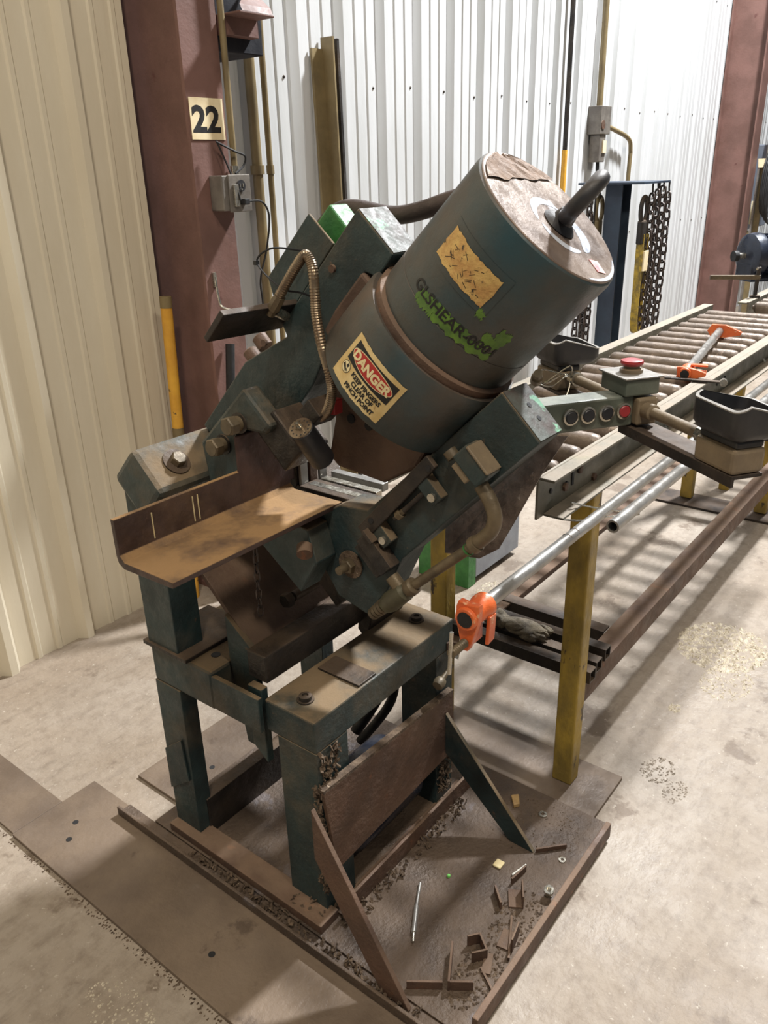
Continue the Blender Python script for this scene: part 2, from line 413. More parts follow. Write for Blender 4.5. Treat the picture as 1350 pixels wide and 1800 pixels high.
ws = ws.build('loose_wires', BLKRUB, smooth=True); tag(ws, 'loose dark wires looping from under the 22 card to outlet box', 'wire')
# wire hook
wh = MB().tube([(1.951, 2.283, 1.27), (1.952, 2.275, 1.20), (1.955, 2.262, 1.165), (1.985, 2.22, 1.152), (2.02, 2.17, 1.150), (2.028, 2.155, 1.168)], .0045, 8)
wh.box(1.944, 1.958, 2.281, 2.290, 1.235, 1.285)
wh = wh.build('wall_hook', CHROME, smooth=True); tag(wh, 'white metal utility hook screwed to the left column below outlet box', 'hook')

# vertical conduits on back wall near column
for i, (x, r, z1, lab) in enumerate(((2.565, .022, 2.02, 'thick olive vertical pipe on white wall right of left column'), (2.64, .013, 2.02, 'thin olive pipe with coupling, right of the thick olive pipe'))):
    t = thing('wall_pipe', lab, 'pipe', (x, 2.66, 0))
    MB().cyl((x, 2.66, .0), (x, 2.66, 4.4), r, seg=14).build('pipe', OLIVE, t, smooth=True)
    MB().cyl((x, 2.66, 1.60), (x, 2.66, 1.635), r * 1.35, seg=14).build('coupling', OLIVE, t, smooth=True)
    MB().box(x - r - .012, x + r + .012, 2.66, 2.70, 1.0, 1.03).build('strap', GALV, t)
t = thing('lit_shade_strip', 'white and red-brown strips painted as lit and shaded wall right of left column', 'painted_strip', (2.25, 2.6, 0))
MB().box(2.20, 2.235, 2.60, 2.62, 0, 2.06).build('lit_wall_strip', WHITEP, t, bevel=.002)  # lit part of the wall painted as a white strip
MB().box(2.235, 2.34, 2.615, 2.622, 0, 2.06).build('shaded_wall_strip', COLM, t)  # shadow on the wall painted as a red-brown strip
# leaning channel
lc = thing('leaning_channel', 'long tan steel channel leaning upright against white wall', 'channel', (3.05, 2.66, 0))
b = MB(); b.prism([(2.965, 2.62, 0), (3.035, 2.62, 0), (3.035, 2.632, 0), (2.965, 2.632, 0)], (0, .06, 2.10)); b.build('flange', OLIVE, lc)
b = MB(); b.prism([(3.035, 2.58, 0), (3.045, 2.58, 0), (3.045, 2.65, 0), (3.035, 2.65, 0)], (0, .04, 2.145)); b.build('web', OLIVE, lc)
b = MB(); b.prism([(3.075, 2.59, 0), (3.09, 2.59, 0), (3.09, 2.65, 0), (3.075, 2.65, 0)], (0, .04, 2.14)); b.build('inner_strip', DARKST, lc)
# yellow pole and dark bar by column
yp = thing('yellow_pole', 'bright yellow steel pole standing against the left column', 'pole', (1.80, 2.42, 0))
MB().cyl((1.80, 2.44, 0), (1.845, 2.44, 1.17), .021, seg=18).build('shaft', YELB, yp, smooth=True)
MB().cyl((1.845, 2.44, 1.165), (1.8467, 2.44, 1.205), .022, seg=18).build('end_cap', OLIVE, yp, smooth=True)
MB().cyl((1.8256, 2.44, .67), (1.8277, 2.44, .72), .0225, seg=18).build('worn_band', OLIVE, yp, smooth=True)
db = MB().cyl((1.76, 2.16, .0), (1.975, 2.265, 1.03), .017, seg=14).build('leaning_bar', BLKRUB, smooth=True)
tag(db, 'dark round bar leaning diagonally against the left column', 'bar')

# ---- wall electrics, right
eb = thing('junction_box', 'grey junction box on the white wall above the chain rack', 'electrical box', (5.93, 2.66, 1.80))
MB().box(5.83, 6.00, 2.60, 2.70, 1.80, 1.98).build('box_body', GALV, eb, bevel=.004)
MB().box(5.86, 5.96, 2.61, 2.69, 1.62, 1.80).build('switch_body', GALV, eb, bevel=.006)
MB().cyl((5.87, 2.60, 1.86), (5.87, 2.595, 1.86), .03, seg=16).build('knockout', RUST, eb, smooth=True)
MB().box(5.90, 5.955, 2.60, 2.61, 1.68, 1.76).build('switch_label', SIGNM, eb)
MB().cyl((5.9, 2.65, 1.98), (5.9, 2.66, 4.5), .022, seg=12).build('riser_conduit', OLIVE, eb, smooth=True)
MB().tube([(6.0, 2.64, 1.86), (6.2, 2.64, 1.83), (6.44, 2.64, 1.78), (6.5, 2.64, 1.70), (6.5, 2.64, 1.5), (6.49, 2.64, .2)], .016, 10).build('side_conduit', OLIVE, eb, smooth=True)
MB().tube([(5.91, 2.64, 1.63), (5.92, 2.63, 1.5), (5.95, 2.6, 1.35), (6.05, 2.55, 1.24), (6.1, 2.55, 1.0), (6.08, 2.55, .5)], .013, 10).build('cord', BLKRUB, eb, smooth=True)
vp_ = thing('wall_pipe', 'dark vertical pipe with yellow sleeve on white wall behind the machine', 'pipe', (5.43, 2.66, 0))
MB().cyl((5.43, 2.665, 0), (5.43, 2.665, 4.4), .016, seg=12).build('pipe', DARKST, vp_, smooth=True)
MB().cyl((5.43, 2.665, 1.2), (5.43, 2.665, 1.70), .019, seg=12).build('sleeve', YELB, vp_, smooth=True)

# ================================================================== FLOOR PLATES
def plate(name, label, x0, x1, y0, y1, z0, z1, m, holes=(), parts=None):
    r = thing(name, label, 'steel plate', ((x0 + x1) / 2, (y0 + y1) / 2, z0))
    MB().box(x0, x1, y0, y1, z0, z1).build('plate', m, r, bevel=.0015)
    for hx, hy in holes:
        MB().cyl((hx, hy, z1 - .001), (hx, hy, z1 + .0006), .008, seg=16).build('bolt_hole', BLKRUB, r)
    return r
plate('floor_plate', 'long dusty steel floor plate left of machine base with bolt holes', .65, .90, -.2, 1.80, 0, .012, FLPL, ((.73, 1.66), (.775, 1.70), (.73, 1.1), (.72, .66)))
plate('floor_plate', 'grey floor plate at the far left edge of the picture', .655, .80, 1.805, 2.2, 0, .008, FLPL)
plate('floor_plate', 'scuffed steel floor plate seen through the machine legs', .99, 1.42, 1.505, 1.72, 0, .01, FLPL, ((1.14, 1.57),))
plate('floor_plate', 'thin steel floor plate under the near yellow conveyor leg', 1.60, 1.80, .595, 1.26, 0, .012, FLPL)

# ================================================================== MACHINE
mc = thing('angle_shear_machine', 'green grimy hydraulic angle shear with big tilted cylinder on steel stand', 'machine', (1.2, 1.1, .012))
# base
b = MB(); b.box(.90, 1.598, .55, 1.52, .0125, .024); b.build('base_plate', BASEPL, mc, bevel=.001)
b = MB(); b.box(.925, 1.57, .533, .547, .0125, .058); b.build('base_kerb', RUST, mc, bevel=.002)
b = MB(); b.box(.86, .868, .54, 1.63, .0125, .040); b.box(.868, .90, .54, 1.63, .0125, .02)
b.build('base_channel', BASEPL, mc, bevel=.002, label='long rusty channel along the left edge of base')
b = MB(); b.box(.905, .965, .93, 1.46, .024, .048); b.build('sole_bar', RUST, mc, bevel=.002)
b = MB(); b.box(.97, 1.50, .912, .92, .024, .075); b.box(.97, 1.50, .92, .955, .024, .03); b.build('sill_angle', RUST, mc, bevel=.0015)
b = MB(); b.box(.96, 1.48, 1.362, 1.372, .024, .135); b.box(.96, 1.48, 1.372, 1.40, .127, .135); b.build('rear_sill', DARKST, mc, bevel=.0015)
# legs: hollow channels
def leg(x0, x1, y0, y1, z0, z1, nm='leg'):
    b = MB(); b.box(x0, x0 + .008, y0, y1, z0, z1); b.box(x0 + .008, x1, y0, y0 + .008, z0, z1); b.box(x0 + .008, x1, y1 - .008, y1, z0, z1)
    return b.build(nm, TEAL, mc, bevel=.0015)
leg(.93, .975, 1.366, 1.458, .048, .483)
leg(.95, 1.05, .95, 1.062, .02, .487)
leg(1.39, 1.462, .95, 1.06, .024, .487)
leg(1.42, 1.468, 1.366, 1.458, .024, .483)
# front beam with slot
b = MB(); b.box(.95, 1.465, .95, 1.094, .487, .567); b.build('front_beam', TEAL, mc, bevel=.004)
b = MB(); b.box(1.10, 1.16, .955, 1.075, .567, .573); b.build('shim_plate', DARKST, mc, bevel=.001)
b = MB(); b.box(.93, 1.47, 1.24, 1.458, .483, .587); b.build('rear_beam', TEAL, mc, bevel=.008)
b = MB(); b.box(.932, .944, 1.094, 1.245, .487, .575); b.build('cross_web', TEAL, mc, bevel=.002)
MB().cyl((.985, 1.285, .5872), (.985, 1.285, .5885), .011, seg=18).build('bolt_hole', BLKRUB, mc)
for q in ((1.0, 1.02), (1.405, 1.02)):
    MB().lathe((*q, .567), VZ, [(0, .019), (.003, .019), (.003, .014), (.012, .014), (.013, .007), (.009, .006)], 20).build('anchor_bolt', DARKST, mc, smooth=True)
# rust front plate
b = MB(); b.prism([(.942, .928, .40), (1.436, .928, .372), (1.44, .928, .187), (.972, .928, .166)], (0, .010, 0)); b.build('front_plate', RUST, mc, bevel=.001, label='flat rust brown plate across the front legs')
b = MB(); b.prism([(.942, .928, .40), (1.436, .928, .372), (1.436, .945, .372), (.942, .945, .40)], (0, 0, .008)); b.build('front_plate_lip', CRUD, mc)
# braces
def brace(x, top, bot, w):
    b = MB(); b.yz([(top[0], top[1]), (bot[0], bot[1]), (bot[0] + w * .95, bot[1]), (top[0] + .0, top[1] - w * 1.75)], x, x + .011)
    return b.build('brace', RUST if x < 1 else TEAL, mc, bevel=.0012)
brace(.878, (.905, .42), (.667, .024), .074)
brace(1.395, (.925, .33), (.66, .024), .07)
# small tag plate on left leg
b = MB(); b.prism([(.924, 1.455, .28), (.924, 1.385, .335), (.924, 1.375, .215), (.924, 1.455, .155)], (.004, 0, 0)); b.build('leg_guard_plate', TEAL, mc)
# caked crud on legs
def crud(c, sz, n, seed, name='caked_crud'):
    rnd = random.Random(seed); b = MB()
    for i in range(n):
        p = Vector(c) + Vector((rnd.uniform(-1, 1) * sz[0], rnd.uniform(-1, 1) * sz[1], rnd.uniform(-1, 1) * sz[2]))
        a = Vector((rnd.gauss(0, 1), rnd.gauss(0, 1), rnd.gauss(0, 1))).normalized(); u = a.orthogonal().normalized(); w = a.cross(u)
        l = rnd.uniform(.003, .009); k = rnd.uniform(.002, .005)
        b.prism([p - u * l - w * k, p + u * l - w * k * .5, p + u * l * .6 + w * k, p - u * l * .8 + w * k], a * rnd.uniform(.001, .003))
    return b.build(name, CRUD, mc, kind='stuff')
crud((.985, .944, .44), (.03, .004, .045), 70, 1); crud((.945, .945, .26), (.006, .012, .15), 120, 2)
crud((1.42, .945, .12), (.03, .008, .06), 130, 3); crud((.96, .99, .04), (.05, .05, .012), 120, 4)
crud((1.20, .90, .03), (.25, .02, .005), 140, 5); crud((.885, 1.0, .03), (.012, .35, .008), 200, 6)
# rear/left upper post
b = MB(); b.box(.925, .935, 1.345, 1.452, .587, .99); b.box(.935, 1.0, 1.345, 1.353, .587, .99); b.box(.935, 1.0, 1.444, 1.452, .587, .99); b.build('upper_post', TEAL, mc, bevel=.002)
b = MB(); b.box(.918, 1.12, 1.31, 1.465, .587, .598); b.build('post_foot_plate', DARKST, mc, bevel=.002)
# big inclined clamp bar on post (normal A)
b = MB(); b.ab([(-.205, -1.745), (-.205, -1.628), (-.315, -1.62), (-.315, -1.745)], .905, 1.135); b.build('tilted_support_block', TEAL, mc, bevel=.014, label='rounded dusty support block with one big bolt')
MB().lathe(AB(-.205, -1.685, .985), VA, [(0, .03), (.004, .03), (.0045, .012)], 26).build('washer', DARKST, mc, smooth=True)
MB().hexa(AB(-.201, -1.685, .985), VA, .0165, .017).build('hex_bolt', BRASS, mc)
# diamond side plate
b = MB(); b.yz([(1.128, 1.23), (1.058, 1.165), (1.076, 1.146), (1.156, 1.146), (1.156, 1.01), (1.25, .985), (1.268, 1.10)], 1.0, 1.045); b.build('diamond_plate', TEAL, mc, bevel=.008, label='green side plate with two heavy hex bolts')
for a_, b_ in ((.012, -1.628), (-.062, -1.628)):
    MB().lathe(AB(a_, b_, 1.0), -VX, [(0, .021), (.003, .021)], 24).build('washer', DARKST, mc, smooth=True)
    MB().cyl(AB(a_, b_, .999), AB(a_, b_, .965), .015, seg=18).build('bolt_shank', BRASS, mc, smooth=True)
    MB().hexa(AB(a_, b_, .985), -VX, .0195, .019).build('hex_bolt', BRASS, mc)
b = MB(); b.ab([(.085, -1.60), (.085, -1.50), (.015, -1.50), (.015, -1.60)], 1.02, 1.10); b.build('clamp_block', DARKST, mc, bevel=.005)
# left arm
b = MB(); b.ab([(.447, -1.736), (.449, -1.634), (.397, -1.630), (.384, -1.655), (.289, -1.655), (.262, -1.635), (.13, -1.60), (-.20, -1.58), (-.20, -1.745), (.02, -1.748), (.153, -1.705), (.16, -1.728)], 1.10, 1.178); b.build('left_arm', TEAL, mc, bevel=.003, label='left green arm beside the cylinder')
b = MB(); b.prism([AB(.4475, -1.734, 1.102), AB(.4475, -1.734, 1.176), AB(.4495, -1.636, 1.176), AB(.4495, -1.636, 1.102)], VA * .0015); b.build('arm_end_face', RAWCAP, mc)
for a_, b_ in ((.335, -1.708), (.098, -1.735)):
    MB().cyl(AB(a_, b_, 1.10), AB(a_, b_, 1.094), .007, seg=12).build('plug_screw', RUST, mc, smooth=True)
for a_, b_ in ((.01, -1.75), (.055, -1.75)):
    MB().lathe(AB(a_, b_, 1.14), -VB, [(0, .016), (.025, .016), (.028, .012)], 16).build('side_bolt', RUST, mc, smooth=True)
# second plate behind left arm
b = MB(); b.ab([(.350, -1.820), (.354, -1.745), (.14, -1.735), (.17, -1.79), (.186, -1.820)], 1.118, 1.124); b.build('rear_left_channel', TEAL, mc, bevel=.002)
b = MB(); b.ab([(.375, -1.815), (.375, -1.742), (.20, -1.742), (.20, -1.815)], 1.150, 1.20); b.build('green_hose_bracket', BRIGHTG, mc, bevel=.004)
# black flat bar sticking out
b = MB(); b.obox(AB(.185, -1.735, 1.015), Vector((1, .02, -.03)), VA, VB, .095, .036, .006); b.build('side_bar', BLACKBAR, mc, bevel=.0015, label='black flat bar sticking out to the left')
# right arm
b = MB(); b.ab([(.456, -1.341), (.456, -1.238), (.06, -1.234), (-.027, -1.203), (-.115, -1.192), (-.155, -1.26), (-.14, -1.33), (-.129, -1.387), (-.057, -1.417), (.007, -1.395), (.06, -1.35)], 1.10, 1.178); b.build('right_arm', TEAL, mc, bevel=.003, label='right green arm beside the cylinder')
b = MB(); b.prism([AB(.4565, -1.339, 1.102), AB(.4565, -1.339, 1.176), AB(.4565, -1.240, 1.176), AB(.4565, -1.240, 1.102)], VA * .0015); b.build('arm_end_face', RAWCAP, mc)
for k, (a_, b_) in enumerate(((.4585, -1.302), (.4585, -1.275))):
    MB().cyl(AB(a_ - .002, b_, 1.14), AB(a_ + .0003, b_, 1.14), .005, seg=12).build('bolt_hole', BLKRUB, mc)
# lower frame cheeks and dies
b = MB(); b.ab([(-.165, -1.745), (-.165, -1.25), (-.255, -1.25), (-.255, -1.745)], 1.16, 1.34); b.build('frame_base_block', DARKST, mc, bevel=.004)
b = MB(); b.ab([(-.113, -1.505), (.03, -1.362), (.02, -1.335), (-.16, -1.335), (-.165, -1.40), (-.165, -1.505)], 1.145, 1.20); b.build('lower_die', DARKST, mc, bevel=.002)
b = MB(); b.ab([(-.113, -1.505), (.0, -1.615), (-.16, -1.665), (-.165, -1.505)], 1.145, 1.20); b.build('lower_die', DARKST, mc, bevel=.002)
# washer + stud on right cheek
MB().lathe(AB(-.066, -1.292, 1.10), -VX, [(0, .030), (.004, .030), (.005, .014)], 28).build('washer', CRUD, mc, smooth=True)
MB().hexa(AB(-.066, -1.292, 1.095), -VX, .016, .014).build('hex_nut', BRASS, mc)
MB().cyl(AB(-.066, -1.292, 1.09), AB(-.066, -1.292, 1.06), .009, seg=16).build('stud', BRASS, mc, smooth=True)
# chute plate, web below, base bar
b = MB(); b.ab([(-.37, -1.54), (-.366, -1.25), (-.378, -1.245), (-.382, -1.54)], .995, 1.40); b.build('scrap_chute', RUST, mc, bevel=.001, label='brown tilted scrap chute plate under the bed')
b = MB(); b.box(.975, 1.46, 1.108, 1.165, .585, .652); b.build('foot_bar', DARKST, mc, bevel=.003)
b = MB(); b.yz([(1.238, .71), (1.15, .64), (1.15, .38), (1.205, .38), (1.238, .60)], .985, 1.0); b.build('foot_web', TEAL, mc, bevel=.002)
b = MB(); b.yz([(1.15, .58), (1.108, .58), (1.108, .385), (1.15, .42)], .955, .975); b.build('foot_clip', TEAL, mc, bevel=.002)
MB().hexa(AB(-.335, -1.33, 1.13), -VX, .018, .02).build('hex_bolt', DARKST, mc)
MB().cyl(AB(-.335, -1.33, 1.14), AB(-.335, -1.33, 1.40), .012, seg=14).build('tie_rod', DARKST, mc, smooth=True)
b = MB(); b.ab([(-.25, -1.70), (-.25, -1.56), (-.40, -1.56), (-.40, -1.70)], 1.2, 1.4); b.build('rear_cheek', DARKST, mc, bevel=.003)
b = MB(); b.ab([(-.25, -1.24), (-.25, -1.30), (-.40, -1.19), (-.40, -1.15)], 1.30, 1.44); b.build('rear_cheek', DARKST, mc, bevel=.003)
b = MB(); b.yz([(1.02, .95), (1.155, .965), (1.155, .88), (1.05, .80), (1.0, .88)], 1.04, 1.10); b.build('table_bracket', TEAL, mc, bevel=.003)
MB().cyl((1.035, 1.025, .915), (1.02, 1.012, .905), .016, seg=18).build('round_boss', RUST, mc, smooth=True)

# shear blades behind table (shiny strips)
for k, (x, z, m_) in enumerate(((1.165, .985, CHROME), (1.205, .985, CHROME), (1.24, .990, PIPE))):
    b = MB(); b.box(x, x + .02, .965 + .01 * k, 1.13, z - .018, z); b.build('blade_strip', m_, mc, bevel=.001)
for k in range(3):
    b = MB(); b.box(1.15 + .03 * k, 1.172 + .03 * k, 1.135, 1.142, .97, 1.06); b.build('back_blade', PIPE if k != 1 else RUST, mc, bevel=.001)

# ------- ram cylinder
tH, pH = math.radians(44), math.radians(4)
CN = Vector((math.sin(tH) * math.sin(pH), -math.sin(tH) * math.cos(pH), math.cos(tH)))
CC = Vector((1.165, .589, 1.531))
E1 = (-VX - CN * (-VX).dot(CN)).normalized(); E2 = CN.cross(E1)
if E2.y > 0: E2 = -E2
def CY(phi, s, r): return CC + CN * s + E1 * (r * math.cos(phi)) + E2 * (r * math.sin(phi))
MB().lathe(CC, CN, [(-.252, .126), (-.250, .134), (-.236, .136), (-.190, .1362), (-.1895, .1352), (-.188, .1352), (-.1875, .136), (-.012, .136), (-.004, .1345), (-.001, .131)], 96).build('ram_cylinder', TEALC, mc, smooth=True, label='large teal hydraulic cylinder body')
cylo = [o for o in mc.children if o.name.startswith('ram_cylinder')][0]
MB().lathe(CC, CN, [(-.006, .1315), (.0, .1315), (.0012, .130)], 96).build('end_cap', CAPM, cylo, smooth=True)
MB().lathe(CC, CN, [(-.262, .128), (-.258, .150), (-.268, .1545), (-.398, .155), (-.404, .152), (-.408, .12)], 96).build('lower_flange', TEALC, cylo, smooth=True)
MB().lathe(CC, CN, [(-.262, .13), (-.262, .143), (-.246, .143), (-.243, .1355)], 96).build('collar', RUST, cylo, smooth=True)
# bare scraped crescents around the eye (real wear on cap)
def arc(r0, r1, a0, a1, cx=0, cy=0, h=.0016, n=28):
    b = MB(); vs = []
    for i in range(n + 1):
        t = i / n; a = a0 + (a1 - a0) * t; tp = math.sin(PI * t) ** .5
        m_ = (r0 + r1) / 2; d = (r1 - r0) / 2 * tp
        for r in (m_ - d, m_ + d): vs.append(CC + CN * h + E1 * (cx + r * math.cos(a)) + E2 * (cy + r * math.sin(a)))
    return b.faces(vs, [(2 * i, 2 * i + 1, 2 * i + 3, 2 * i + 2) for i in range(n)])
arc(.045, .060, -2.5, -.3, .0, .022).build('worn_ring', SCORCH, cylo)
arc(.042, .056, -.2, 1.6, .0, .022).build('worn_ring', SCORCH, cylo)
arc(.040, .064, 1.8, 3.6, .0, .022).build('worn_ring', SCORCH, cylo)
arc(.124, .130, 1.2, 2.3, 0, 0).build('worn_edge', SCORCH, cylo)
# paper / rag on cap
b = MB(); n = 14; vs = []
rnd = random.Random(3)
for j in range(5):
    for i in range(n + 1):
        y = -.128 + .052 * j / 4 + (.006 * rnd.random() if j in (0, 4) else 0)
        hw = math.sqrt(max(.0001, .127 ** 2 - min(.1269, abs(y)) ** 2)) if j > 0 else .02
        x = -hw + 2 * hw * i / n
        p = CC + CN * (.002 + .003 * rnd.random()) + E1 * (-x) + E2 * y
        vs.append(p)
b.faces(vs, [(j * (n + 1) + i, j * (n + 1) + i + 1, (j + 1) * (n + 1) + i + 1, (j + 1) * (n + 1) + i) for j in range(4) for i in range(n)])
b.build('torn_label', mat('torn_brown_paper', (146, 124, 108), (126, 106, 92), 24, .8, 0, bump=.5, spots=(176, 160, 150), spotscale=30), cylo)
b = MB(); p0 = CC + CN * .0015 - E1 * .004 + E2 * .088
b.prism([p0, p0 + E1 * .004 + E2 * .024, p0 - E1 * .016 + E2 * .03, p0 - E1 * .022 + E2 * .006], CN * .001); b.build('pink_tag', PINKL, cylo)
# eye bolt
eb_ = MB(); c0 = CC + E2 * .018
eb_.lathe(c0, CN, [(0, .027), (.003, .029), (.008, .024), (.012, .017), (.024, .014)], 28)
eo = eb_.build('eye_bolt', BLKPL, cylo, smooth=True)
dirr = (E1 * .25 + E2 * .97).normalized()
pts = [c0 + CN * (.054 + .034 * math.sin(a)) + (E1 * .953 + E2 * .302) * (.034 * math.cos(a)) for a in [2 * PI * i / 14 for i in range(14)]]
MB().tube(pts, .0125, 14, 4, closed=True).build('eye_ring', BLKPL, cylo, smooth=True)
# lettering patches on the curved side
def patch(p0, p1, s0, s1, r, name, m, par, nx=24, ny=4, jag=0, seed=1):
    b = MB(); vs = []; rnd = random.Random(seed)
    for j in range(ny + 1):
        for i in range(nx + 1):
            ph = math.radians(p0 + (p1 - p0) * i / nx); s = s0 + (s1 - s0) * j / ny
            if jag and (j in (0, ny)): s += rnd.uniform(-jag, jag)
            if jag and (i in (0, nx)): ph += rnd.uniform(-jag, jag) * 6
            vs.append(CY(ph, s, r))
    b.faces(vs, [(j * (nx + 1) + i, j * (nx + 1) + i + 1, (j + 1) * (nx + 1) + i + 1, (j + 1) * (nx + 1) + i) for j in range(ny) for i in range(nx)])
    return b.build(name, m, par, smooth=True)
patch(-27, 29, -.128, -.056, .1366, 'name_plate', TEALC, cylo, jag=0)
patch(-23.5, 24, -.119, -.068, .1374, 'plate_label', NAMEPL, cylo, jag=.0014, seed=5)
# scribbles on the label
b = MB(); rnd = random.Random(9)
for i in range(26):
    ph = rnd.uniform(-16, 20); s = rnd.uniform(-.112, -.078); l = rnd.uniform(1, 5); ds = rnd.uniform(-.008, .008)
    a0, a1 = math.radians(ph), math.radians(ph + l)
    b.prism([CY(a0, s, .1376), CY(a1, s + ds, .1376), CY(a1, s + ds + .0009, .1376), CY(a0, s + .0009, .1376)], E1 * .0002)
b.build('faded_print', BLKINK, cylo)
for (a, c_, s0, s1, sd) in ((-14, 52, -.188, -.172, 1), (0, 30, -.176, -.163, 2), (38, 52, -.165, -.146, 4), (-12, 4, -.19, -.166, 7), (44, 54, -.150, -.128, 5), (24, 29, -.134, -.122, 6)):
    patch(a, c_, s0, s1, .13655 + sd * .00002, 'spray_patch', GREENP, cylo, jag=.004, seed=sd)
cf = lambda r, ph0, s0: (lambda u, v, h: CY(math.radians(ph0) + u / r, s0 + v, r + h))
text_mesh('GLSHEAR-0001', .0245, cf(.1372, -21, -.178), 'stencil_lettering', BLKINK, cylo, bold=.0004, sx=1.13)
# DANGER sticker: thing's part on lower flange
patch(-22, 24, -.389, -.298, .1556, 'danger_sticker', STICK, cylo, jag=.0008)
stk = [o for o in cylo.children if o.name.startswith('danger_sticker')][0]
patch(-18.5, 20.8, -.3475, -.307, .1559, 'black_panel', BLKINK, stk)
def oval(cp, cs, rp, rs, r, name, m, n=48):
    b = MB(); vs = [CY(math.radians(cp), cs, r)]
    rings = 4
    for k in range(1, rings + 1):
        for i in range(n):
            a = 2 * PI * i / n; vs.append(CY(math.radians(cp) + rp * k / rings * math.cos(a) / r, cs + rs * k / rings * math.sin(a), r))
    fs = [(0, 1 + i, 1 + (i + 1) % n) for i in range(n)]
    for k in range(rings - 1):
        o_ = 1 + k * n
        fs += [(o_ + i, o_ + n + i, o_ + n + (i + 1) % n, o_ + (i + 1) % n) for i in range(n)]
    return b.faces(vs, fs).build(name, m, stk, smooth=True)
oval(1.0, -.3265, .0515, .0165, .1562, 'oval_border', CREAM)
oval(1.0, -.3265, .0500, .0150, .1564, 'red_oval', REDINK)
text_mesh('DANGER', .0232, cf(.1567, 1.0, -.3348), 'lettering', CREAM, stk, align='CENTER', bold=.0011, sx=.98)
for tx, s_, w_ in (('KEEP FINGERS', -.3600, .0117), ('CLEAR OF', -.3712, .0117), ('PINCH POINT', -.3828, .0117)):
    text_mesh(tx, w_, cf(.1561, 5.2, s_), 'lettering', BLKINK, stk, align='CENTER', bold=.00055, sx=.98)
oval(-14.5, -.3600, .0108, .0108, .1560, 'symbol_ring', BLKINK)
oval(-14.5, -.3600, .0097, .0097, .1562, 'symbol_field', CREAM)
b = MB()
def sq(pts):
    b.faces([CY(math.radians(-14.5) + u / .1564, -.3600 + v, .1564) for u, v in pts], [tuple(range(len(pts)))])
sq([(-.007, .0045), (-.001, .0005), (.006, -.0055), (.004, -.0075), (-.003, -.0035), (-.0085, -.001)])
sq([(.0005, .0085), (.0055, .007), (.004, .001), (-.0005, .003)])
sq([(.0015, -.001), (.0075, -.002), (.008, -.0045), (.0035, -.003)])
b.build('pinch_symbol', BLKINK, stk)

# ------- ram head (V punch block) under cylinder
b = MB(); b.ab([(.27, -1.652), (.27, -1.36), (.215, -1.345), (.13, -1.368), (.058, -1.455), (.056, -1.485), (.125, -1.525), (.225, -1.648)], 1.105, 1.20); b.build('punch_block', RUST, mc, bevel=.006, label='brown steel punch block below the cylinder')
for a_, b_ in ((.16, -1.50), (.185, -1.465)):
    MB().cyl(AB(a_, b_, 1.105), AB(a_, b_, 1.102), .009, seg=16).build('bolt_hole', BLKRUB, mc)
b = MB(); b.ab([(.383, -1.658), (.383, -1.61), (.24, -1.60), (.24, -1.648), (.289, -1.656)], 1.092, 1.12); b.build('guide_block', RUST, mc, bevel=.006)
# links and switch parts on right arm face
b = MB(); b.ab([(.275, -1.345), (.275, -1.318), (.035, -1.305), (.035, -1.335)], 1.075, 1.088); b.build('link_bar', DARKST, mc, bevel=.002)
for a_ in (.262, .075):
    MB().cyl(AB(a_, -1.326, 1.075), AB(a_, -1.326, 1.0735), .006, seg=12).build('pin_hole', BLKRUB, mc)
b = MB(); b.ab([(.245, -1.322), (.245, -1.27), (.215, -1.27), (.215, -1.322)], 1.078, 1.10); b.build('link_lug', TEAL, mc, bevel=.002)
b = MB(); b.ab([(.085, -1.315), (.085, -1.27), (.055, -1.27), (.055, -1.315)], 1.078, 1.10); b.build('link_lug', TEAL, mc, bevel=.002)
for a_, b_ in ((.23, -1.283), (.07, -1.283)):
    MB().cyl(AB(a_, b_, 1.078), AB(a_, b_, 1.072), .008, seg=14).build('cap_screw', CHROME, mc, smooth=True)
MB().cyl(AB(.12, -1.30, 1.085), AB(.215, -1.30, 1.085), .005, seg=10).build('plunger_rod', DARKST, mc, smooth=True)
MB().lathe(AB(.13, -1.30, 1.085), VA, [(0, .010), (.012, .010), (.012, .006), (.02, .006)], 6).build('lock_nut', BRASS, mc)
b = MB(); b.ab([(.368, -1.310), (.368, -1.245), (.33, -1.245), (.33, -1.310)], 1.058, 1.10); b.build('limit_switch_body', TEAL, mc, bevel=.004)
b = MB(); b.ab([(.371, -1.306), (.371, -1.248), (.366, -1.248), (.366, -1.306)], 1.055, 1.10); b.build('limit_switch_lid', GOLDB, mc, bevel=.002)
b = MB(); b.ab([(.33, -1.300), (.33, -1.262), (.315, -1.262), (.315, -1.300)], 1.062, 1.10); b.build('limit_switch_head', GOLDB, mc, bevel=.002)
MB().cyl(AB(.318, -1.31, 1.08), AB(.318, -1.325, 1.08), .012, seg=16).build('switch_roller', BRASS, mc, smooth=True)
b = MB()
for k, (a0, a1, b0, b1, xx) in enumerate(((.015, .05, -1.315, -1.232, 1.07), (-.01, .015, -1.31, -1.235, 1.08), (.05, .058, -1.32, -1.29, 1.06))):
    b.ab([(a0, b0), (a1, b0), (a1, b1), (a0, b1)], xx, 1.10)
b.build('wear_shims', DARKST, mc, bevel=.001)
# guard sheet
def sheet():
    b = MB(); P0 = [AB(.442, -1.228, 1.205), AB(.41, -1.250, 1.21), AB(.10, -1.238, 1.21), AB(.06, -1.20, 1.21), AB(.12, -1.15, 1.215), AB(.185, -1.143, 1.20), AB(.25, -1.165, 1.20), AB(.36, -1.205, 1.203)]
    b.prism(P0, (.0015, 0, 0)); return b.build('guard_sheet', SHEETM, mc, label='scuffed bent sheet metal guard behind right arm')
sheet()
